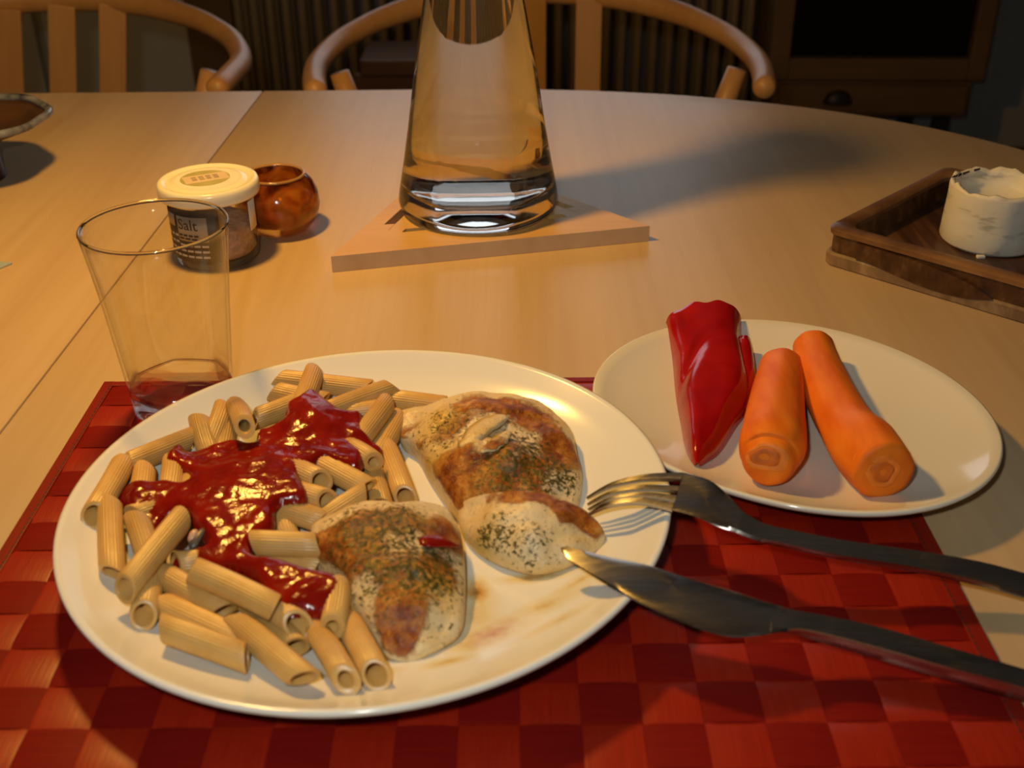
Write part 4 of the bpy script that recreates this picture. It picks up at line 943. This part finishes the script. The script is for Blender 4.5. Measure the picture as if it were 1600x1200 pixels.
# ================================================================== carafe on its trivet
TA, TB, TC_ = np.array((6.09, 19.04)), np.array((29.55, 24.38)), np.array((13.25, 41.7))
def trivet():
    t_ = thing('trivet', 'triangular pale wooden trivet under the water carafe', 'trivet', (16.3, 28.4, 0))
    zt_ = 1.25; cor = [TA, TB, TC_]
    def inset(ds):                      # triangle whose three sides lie ds[i] inside sides AB, BC, CA
        ln = []
        for i in range(3):
            p, q = cor[i], cor[(i+1) % 3]; u = (q-p)/np.linalg.norm(q-p); nn_ = np.array((-u[1], u[0])); ln.append((p+nn_*ds[i], u))
        out = []
        for i in range(3):
            (p, u), (q, w) = ln[i-1], ln[i]; t = np.linalg.solve(np.array((u, -w)).T, q-p)[0]; out.append(p+u*t)
        return out
    I1, I2 = inset((3.35, 1.15, 1.25)), inset((4.05, 1.85, 2.0))
    def edgy(o):                        # long cut sides show their own grain
        o.data.materials.append(MT['trivet_edge'])
        for p in o.data.polygons: p.material_index = 1 if abs(p.normal.z) < .5 else 0
    for i in range(3):
        a, b = cor[i], cor[(i+1) % 3]; c, d = I1[(i+1) % 3], I1[i]
        edgy(mk('bar', *slab([tuple(a), tuple(b), tuple(c), tuple(d)], 0.02, zt_, .0), MT['trivet'], t_, smooth=False))
    mk('inner_triangle', *slab([tuple(p) for p in I2], .02, zt_-.02, .03), MT['trivet'], t_, smooth=False)
    for i in range(3):                  # corner blocks that close the slots
        q, p, r = I1[(i+1) % 3], I1[i], I1[(i+2) % 3]; u, w = (q-p)/np.linalg.norm(q-p), (r-p)/np.linalg.norm(r-p)
        k1_, k2_ = 2.2, 2.2
        mk('bridge', *slab([tuple(p), tuple(p+u*k1_), tuple(I2[i]+u*k1_*.6), tuple(I2[i]), tuple(I2[i]+w*k2_*.6), tuple(p+w*k2_)], .02, zt_-.004, .0), MT['trivet'], t_, smooth=False)
    return t_
trivet()
kx, ky, kz = 16.5, 28.5, 1.27
def carafe():
    c_ = thing('carafe', 'tall clear glass carafe full of water standing on the trivet', 'carafe', (kx, ky, kz))
    fac = 6; ph = math.radians(-90)
    fa = facet(fac, .035, ph)
    # ridge between panels faces away from the panel centre, which looks at the camera
    def rfo(t, z, k): return 1+(1/(1-.0+.012*(1-math.cos(fac*(t-ph-PI/fac))))-1)
    def hexr(t, q): # rounded polygon radius, panels flat towards ph
        x = (t-ph) % (2*PI/fac); x = min(x, 2*PI/fac-x); r = 1/math.cos(min(x, PI/fac)); m = 1/math.cos(PI/fac)
        return (r**-q+(1.075)**-q)**(-1/q)*(2**(1/q))*.925 if q else 1
    out = [(5.0, kz+.12), (5.55, kz+.02), (5.9, kz+.12), (6.15, kz+.45), (6.24, kz+1.0), (6.12, 2.9), (5.72, 4.9), (5.22, 7.7), (4.30, 13.5), (3.62, 17.1), (3.1, 20.5), (2.75, 23.5), (2.7, 25.5), (2.95, 27.5), (3.3, 29.0), (3.38, 29.3)]
    inn = [(3.28, 29.4), (3.1, 29.2), (2.7, 27.5), (2.42, 25.5), (2.45, 23.5), (2.75, 20.5), (3.22, 17.1), (3.85, 13.5), (4.7, 7.7), (5.12, 4.9), (5.25, 3.7), (5.1, 3.0), (4.5, 2.75), (3, 2.6), (.05, 2.55)]
    nO = len(out)
    mult = lambda t, z: hexr(t, 14)
    def rf(t, z, k):
        w = 1-smooth01((z-19)/4)
        if k < nO:
            w *= .35
            if k < 5: w *= .35
        return 1+(mult(t, z)-1)*w
    mk('glass_body', *lathe(kx, ky, out+inn, 144, rf), MT['carafe_glass'], c_)
    eps = .03
    wat = [(.05, 2.55-eps), (3, 2.6-eps), (4.5+eps, 2.75-eps), (5.1+eps, 3.0-eps), (5.25+eps, 3.7), (5.12+eps, 4.9), (4.7+eps, 7.7), (3.85+eps, 13.5), (3.22+eps, 17.1), (2.75+eps, 20.5), (2.46+eps, 23.4), (2.3, 23.42), (.05, 23.4)]
    def rw(t, z, k): return 1+(mult(t, z)-1)*(1-smooth01((z-19)/4))
    wa = mk('water', *lathe(kx, ky, wat, 144, rw), MT['water'], c_); wa['label'] = 'clear water'
carafe()

# ================================================================== salt jar
jx, jy = -2.85, 22.3
def jar():
    j_ = thing('salt_jar', 'small glass salt jar with a cream lid behind the drinking glass', 'jar', (jx, jy, 0))
    out = [(2.5, .05), (2.85, .02), (3.05, .25), (3.08, .8), (3.08, 4.6), (3.0, 5.1), (2.9, 5.6)]
    inn = [(2.72, 5.6), (2.82, 5.1), (2.88, 4.6), (2.88, .9), (2.7, .6), (2, .5), (.05, .48)]
    mk('glass_body', *lathe(jx, jy, out+inn, 72), MT['thin'], j_)
    sv, sf = lathe(jx, jy, [(.05, .52), (2.0, .54), (2.75, .66), (2.84, .95), (2.84, 2.7), (2.7, 2.9), (1.6, 3.15), (.05, 3.0)], 56)
    sv = [(p[0], p[1], p[2]+(.18*vnoise(p[0], p[1], 1, 1.1) if p[2] > 2.5 else 0)) for p in sv]
    s = mk('salt', sv, sf, MT['salt'], j_); s['label'] = 'pinkish herb salt filling half the jar'
    lid = mk('lid', *lathe(jx, jy, [(3.3, 5.05), (3.58, 5.02), (3.64, 5.2), (3.63, 5.75), (3.55, 5.98), (3.38, 6.06), (3.2, 6.03), (3.05, 5.93), (2.75, 5.93), (2.6, 6.0), (2.4, 6.02), (.05, 6.02)], 72), MT['lid'], j_)
    def disc(name, r, z, mat, par, sx=1, sy=1, ang=0, dx=0, dy=0):
        vv = []; n = 40; ca, sa = math.cos(ang), math.sin(ang)
        for zz in (z, z+.015):
            for i in range(n):
                t = 2*PI*i/n; a, b = r*sx*math.cos(t), r*sy*math.sin(t); vv.append((jx+dx+a*ca-b*sa, jy+dy+a*sa+b*ca, zz))
        return mk(name, vv, grid_faces(n, 2)+[tuple(range(n))[::-1], tuple(range(n, 2*n))], mat, par, smooth=False)
    disc('sticker', 2.3, 6.02, MT['sticker'], lid)
    disc('olive_emblem', 1.78, 6.037, MT['olive'], lid, 1, .95, .5, -.2, .1)
    q, fq = box(-1.58, 1.58, -.8, .8, 6.054, 6.07); ca, sa = math.cos(.45), math.sin(.45)
    mk('emblem_band', [(jx-.15+a*ca-b*sa, jy+.1+a*sa+b*ca, z) for a, b, z in q], fq, MT['beige'], lid, smooth=False)
    ps = []
    for i in range(3):
        for w in range(4):
            a0 = -1.0+w*.52; ps.append(box(a0, a0+.36, .30-i*.3, .40-i*.3, 6.07, 6.078))
    q, fq = join(*ps); mk('small_print', [(jx-.15+a*ca-b*sa, jy+.1+a*sa+b*ca, z) for a, b, z in q], fq, MT['ink'], lid, smooth=False)
    # paper label wrapped round the front
    def patch(name, a0, a1, z0, z1, mat, r=3.10, par=None, n=16):
        vv = []
        for rr in (r, r+.012):
            for z in (z0, z1):
                for i in range(n+1): t = a0+(a1-a0)*i/n; vv.append((jx+rr*math.cos(t), jy+rr*math.sin(t), z))
        k = n+1; f = []
        for i in range(n): f += [(i, i+1, k+i+1, k+i), (2*k+i, 3*k+i, 3*k+i+1, 2*k+i+1), (i, 2*k+i, 2*k+i+1, i+1), (k+i, k+i+1, 3*k+i+1, 3*k+i)]
        f += [(0, k, 3*k, 2*k), (n, 2*k+n, 3*k+n, k+n)]
        return mk(name, vv, f, mat, par or j_)
    D = lambda a: math.radians(a)
    lab = patch('paper_label', D(-158), D(-68), .75, 4.75, MT['brown_label'])
    patch('text_panel', D(-129), D(-84), 2.35, 4.2, MT['grey_label'], 3.115, lab)
    patch('text_panel', D(-156), D(-134), 3.3, 4.2, MT['grey_label'], 3.115, lab)
    patch('seal', D(-20), D(4), 2.4, 4.6, MT['sticker'], 3.10)
    def arc_bars(name, rows, mat):
        parts = []
        for (a0, a1, z, h) in rows:
            n = 4; vv = []
            for rr in (3.13, 3.142):
                for zz in (z, z+h):
                    for i in range(n+1): t = D(a0+(a1-a0)*i/n); vv.append((jx+rr*math.cos(t), jy+rr*math.sin(t), zz))
            k = n+1; f = []
            for i in range(n): f += [(2*k+i, 3*k+i, 3*k+i+1, 2*k+i+1), (i, 2*k+i, 2*k+i+1, i+1), (k+i, k+i+1, 3*k+i+1, 3*k+i)]
            parts.append((vv, f))
        return mk(name, *join(*parts), mat, lab, smooth=False)
    arc_bars('small_print', [(-127+i*8, -127+i*8+6, 2.72, .14) for i in range(4)]+[(-127+i*10, -127+i*10+8, 2.48, .12) for i in range(3)], MT['ink'])
    arc_bars('small_print', [(-127+i*11, -127+i*11+9, 1.95-r_*.42, .16) for r_ in range(3) for i in range(4)]+[(-154+i*9, -154+i*9+7, 2.6-r_*.5, .18) for r_ in range(4) for i in range(3)], MT['pale_ink'])
    # the word on the panel
    fc = bpy.data.curves.new('word', 'FONT'); fc.body = 'Salt'; fc.size = 1.15; fc.extrude = .012; fc.resolution_u = 3
    fo = bpy.data.objects.new('word', fc); C.objects.link(fo); bpy.context.view_layer.update()
    me = bpy.data.meshes.new_from_object(fo.evaluated_get(bpy.context.evaluated_depsgraph_get())); bpy.data.objects.remove(fo)
    vv = []
    for v_ in me.vertices:
        t = D(-127)+v_.co.x/3.14; r_ = 3.135+v_.co.z; vv.append((jx+r_*math.cos(t), jy+r_*math.sin(t), 3.22+v_.co.y))
    mk('lettering', vv, [tuple(p.vertices) for p in me.polygons], MT['ink'], lab, smooth=False)
jar()

# ================================================================== amber candle holder
def holder():
    hx, hy = .9, 27.6
    out = [(1.5, .03), (2.0, .02), (2.5, .35), (3.05, 1.1), (3.3, 2.1), (3.15, 3.1), (2.75, 3.9), (2.35, 4.35), (2.26, 4.45)]
    inn = [(2.14, 4.45), (2.06, 4.3), (2.2, 3.7), (2.35, 2.6), (2.2, 1.4), (1.5, .9), (.05, .85)]
    def rf(t, z, k):
        if z > 4.1 or k >= len(out): return 1
        return 1+.035*noise.noise(Vector((math.cos(t)*1.6, math.sin(t)*1.6, z*.5)))
    o = thing('candle_holder', 'squat mottled amber glass candle holder beside the salt jar', 'candle holder', (hx, hy, 0))
    mk('bowl', *lathe(hx, hy, out+inn, 72, rf), MT['amber'], o)
    rg = [(2.12, 4.40), (2.26, 4.36), (2.36, 4.46), (2.30, 4.58), (2.18, 4.60), (2.08, 4.50)]
    v, f = lathe(hx, hy, rg, 72, None, False, False); f += [(5*72+i, 5*72+(i+1) % 72, (i+1) % 72, i) for i in range(72)]
    mk('rim', v, f, MT['amber_rim'], o)
holder()

# ================================================================== bowl and card at the left edge
def bowl():
    b_ = thing('bowl', 'dark brown bowl with a blue-white rim cut by the left edge', 'bowl', (-27.9, 40.2, 0))
    rf = lambda t, z, k: 1+.035*math.cos(8*(t-.3))*smooth01((z-2)/3)*.6
    mk('bowl_body', *lathe(-27.9, 40.2, [(1.9, .02), (2.3, .02), (2.2, .8), (2.1, 2.2), (2.3, 3.0), (3.2, 3.7), (5.0, 4.35), (6.75, 5.05), (6.6, 5.3), (5.6, 4.85), (4.4, 4.35), (3.0, 3.95), (1.5, 3.75), (.05, 3.7)], 80, rf), MT['bowl'], b_)
    ring = [(6.4, 5.2), (6.75, 5.0), (7.05, 5.15), (7.1, 5.5), (6.85, 5.72), (6.45, 5.55)]
    v, f = lathe(-27.9, 40.2, ring, 80, lambda t, z, k: 1+.021*math.cos(8*(t-.3)), False, False); n = 80
    f += [((len(ring)-1)*n+i, (len(ring)-1)*n+(i+1) % n, (i+1) % n, i) for i in range(n)]
    mk('rim', v, f, MT['bowl_rim'], b_)
bowl()
p, q_, r_ = at(19, 409, .2), at(2, 404, .2), at(0, 420, .2)
u_ = p-q_; u_ /= np.linalg.norm(u_); w_ = np.array((-.55, -.85, 0)); w_ /= np.linalg.norm(w_)
u2 = np.array((-.98, .2, 0))
cd = mk('card', *slab([tuple((p)[:2]), tuple((p+u2*9)[:2]), tuple((p+u2*9+w_*6)[:2]), tuple((p+w_*6)[:2])], .02, .16, .03), MT['card'], smooth=False)
tag(cd, 'pale blue card whose corner shows at the left edge', 'card')

# ================================================================== dark tray with the white candle
TF = np.array(at(1281, 411, 0)[:2]); TR = np.array(at(1600, 507, 0)[:2]); TL = np.array(at(1478, 258, 2.9)[:2])
ex = (TR-TF)/np.linalg.norm(TR-TF); ey = np.array((-ex[1], ex[0]))
if np.dot(ey, TL-TF) < 0: ey = -ey
TW, TD, TH = 27.0, float(np.dot(TL-TF, ey)), 2.9
def tp(a, b): return TF+ex*a+ey*b
def rrect(a0, a1, b0, b1, r, n=6):
    P = []
    for (cx_, cy_, s) in ((a1-r, b1-r, 0), (a0+r, b1-r, 1), (a0+r, b0+r, 2), (a1-r, b0+r, 3)):
        for i in range(n+1): t = PI/2*(s+i/n); P.append((cx_+r*math.cos(t), cy_+r*math.sin(t)))
    return P
def tray():
    t_ = thing('wooden_tray', 'dark carved wooden tray at the right edge holding the white candle', 'tray', (*tp(10, 8), 0))
    skew = float(np.dot(TL-TF, ex))/TD
    def ringpts(ins, r, z, jit=0):
        return [(*(tp(a+skew*b, b)), z+jit*noise.noise(Vector((a*.7, b*.7, z)))) for a, b in rrect(ins, TW-ins, ins, TD-ins, r)]
    def loft(name, rings, mat, cap0=True, cap1=True):
        n = len(rings[0]); V = [p for r in rings for p in r]; F = grid_faces(n, len(rings))
        if cap0: F.append(tuple(range(n))[::-1])
        if cap1: F.append(tuple((len(rings)-1)*n+i for i in range(n)))
        return mk(name, V, F, mat, t_, sharp=35)
    loft('base', [ringpts(.1, 1.0, .02), ringpts(0, 1.0, .12), ringpts(-.02, 1.0, .9, .05), ringpts(.12, 1.0, 1.05)], MT['tray_base'])
    loft('floor_board', [ringpts(1.3, 1.2, 1.03), ringpts(1.3, 1.2, 1.10, .05)], MT['tray_floor'])
    def closed(name, rings, mat):
        nn = len(rings[0]); V = [p for r in rings for p in r]; return mk(name, V, grid_faces(nn, len(rings), True, True), mat, t_, sharp=40)
    closed('side_wall', [ringpts(.22, 1.0, 1.04), ringpts(.22, 1.0, 2.3), ringpts(.1, 1.0, 2.4), ringpts(1.15, 1.5, 2.4), ringpts(1.4, 1.5, 1.06)], MT['tray'])
    closed('rim', [ringpts(.06, 1.0, 2.4), ringpts(.03, 1.0, 2.75, .04), ringpts(.22, 1.0, 2.92, .05), ringpts(.95, 1.4, 2.92, .05), ringpts(1.18, 1.5, 2.7, .04), ringpts(1.18, 1.5, 2.4)], MT['tray_rim'])
    # carved leaf-shaped grip proud of the front wall, and the wavy edge of the pale plinth
    for (name, up, lo, mat, off) in (('carved_grip', [(2.6, 2.30), (6, 2.25), (9, 2.05), (11.5, 1.55), (12.6, 1.1)], [(2.6, 1.15), (4, 1.05), (6, .75), (8.5, .5), (11, .62), (12.6, 1.05)], MT['tray'], .0),):
        U = catmull([(a, z, 0) for a, z in up], 24); Lw = catmull([(a, z, 0) for a, z in lo], 24); V = []
        for o2 in (-.1, .3):
            for k in range(24):
                for (p_, ) in ((U[k],), (Lw[k],)):
                    a, z = p_[0], p_[1]; b = -o2 if o2 < 0 else .45
                    w = tp(a, -.07 if o2 < 0 else .45); V.append((w[0], w[1], z))
        F = []
        for k in range(23):
            a = 2*k; F += [(a, a+1, a+3, a+2), (48+a, 48+a+2, 48+a+3, 48+a+1), (a, a+2, 48+a+2, 48+a), (a+1, 48+a+1, 48+a+3, a+3)]
        F += [(0, 48, 49, 1), (46, 47, 95, 94)]
        mk(name, V, F, mat, t_, smooth=False)
tray()
def candle():
    cx_, cy_ = 54.2, 21.4; zb = 1.12; n = 96
    out = [(3.0, zb), (3.35, zb+.02), (3.5, zb+.25), (3.48, 2.5), (3.42, 4.6), (3.40, 5.2), (3.36, 5.5)]
    inn = [(3.12, 5.5), (3.0, 5.1), (2.9, 4.5), (2.6, 4.1), (1.6, 3.8), (.05, 3.7)]
    V, F = lathe(cx_, cy_, out+inn, n)
    V2 = []
    for i, p in enumerate(V):
        k = i//n; t = 2*PI*(i % n)/n; z = p[2]; x, y = p[0], p[1]
        if k in (6, 7): z += .28*noise.noise(Vector((math.cos(t)*4, math.sin(t)*4, 1)))+.12*noise.noise(Vector((math.cos(t)*11, math.sin(t)*11, 3)))
        if 2 <= k <= 5: s = 1+.02*noise.noise(Vector((math.cos(t)*3, math.sin(t)*3, z*1.5))); x, y = cx_+(x-cx_)*s, cy_+(y-cy_)*s
        V2.append((x, y, z))
    c_ = thing('white_candle', 'hollow burnt-out white wax candle with a ragged rim in the tray', 'candle', (cx_, cy_, zb))
    mk('wax', V2, F, MT['wax'], c_)
    ps = []
    for (t, r, z, l) in ((2.75, 3.30, 5.42, .25), (2.6, 3.2, 5.35, .3), (2.45, 3.12, 5.3, .35), (2.2, 3.08, 5.32, .5), (1.85, 3.08, 5.42, .4)):
        a = (cx_+r*math.cos(t), cy_+r*math.sin(t), z); b = (cx_+(r-.12)*math.cos(t-l/3), cy_+(r-.12)*math.sin(t-l/3), z+.12); ps.append(rod(a, b, .09, .06, 8))
    so = mk('hole_mark', *join(*ps), MT['hole_black'], c_); so['kind'] = 'stuff'  # black rods standing in for the dark of small holes in the wax rim
candle()
for (px, py, s) in ((1532, 401, .28),):
    p = at(px, py, 1.2); v, f = box(p[0]-s, p[0]+s*1.1, p[1]-s*.6, p[1]+s*.6, 1.08, 1.3, .06)
    tag(mk('wax_crumb', v, f, MT['wax']), 'small white wax crumb on the tray before the candle', 'wax crumb')
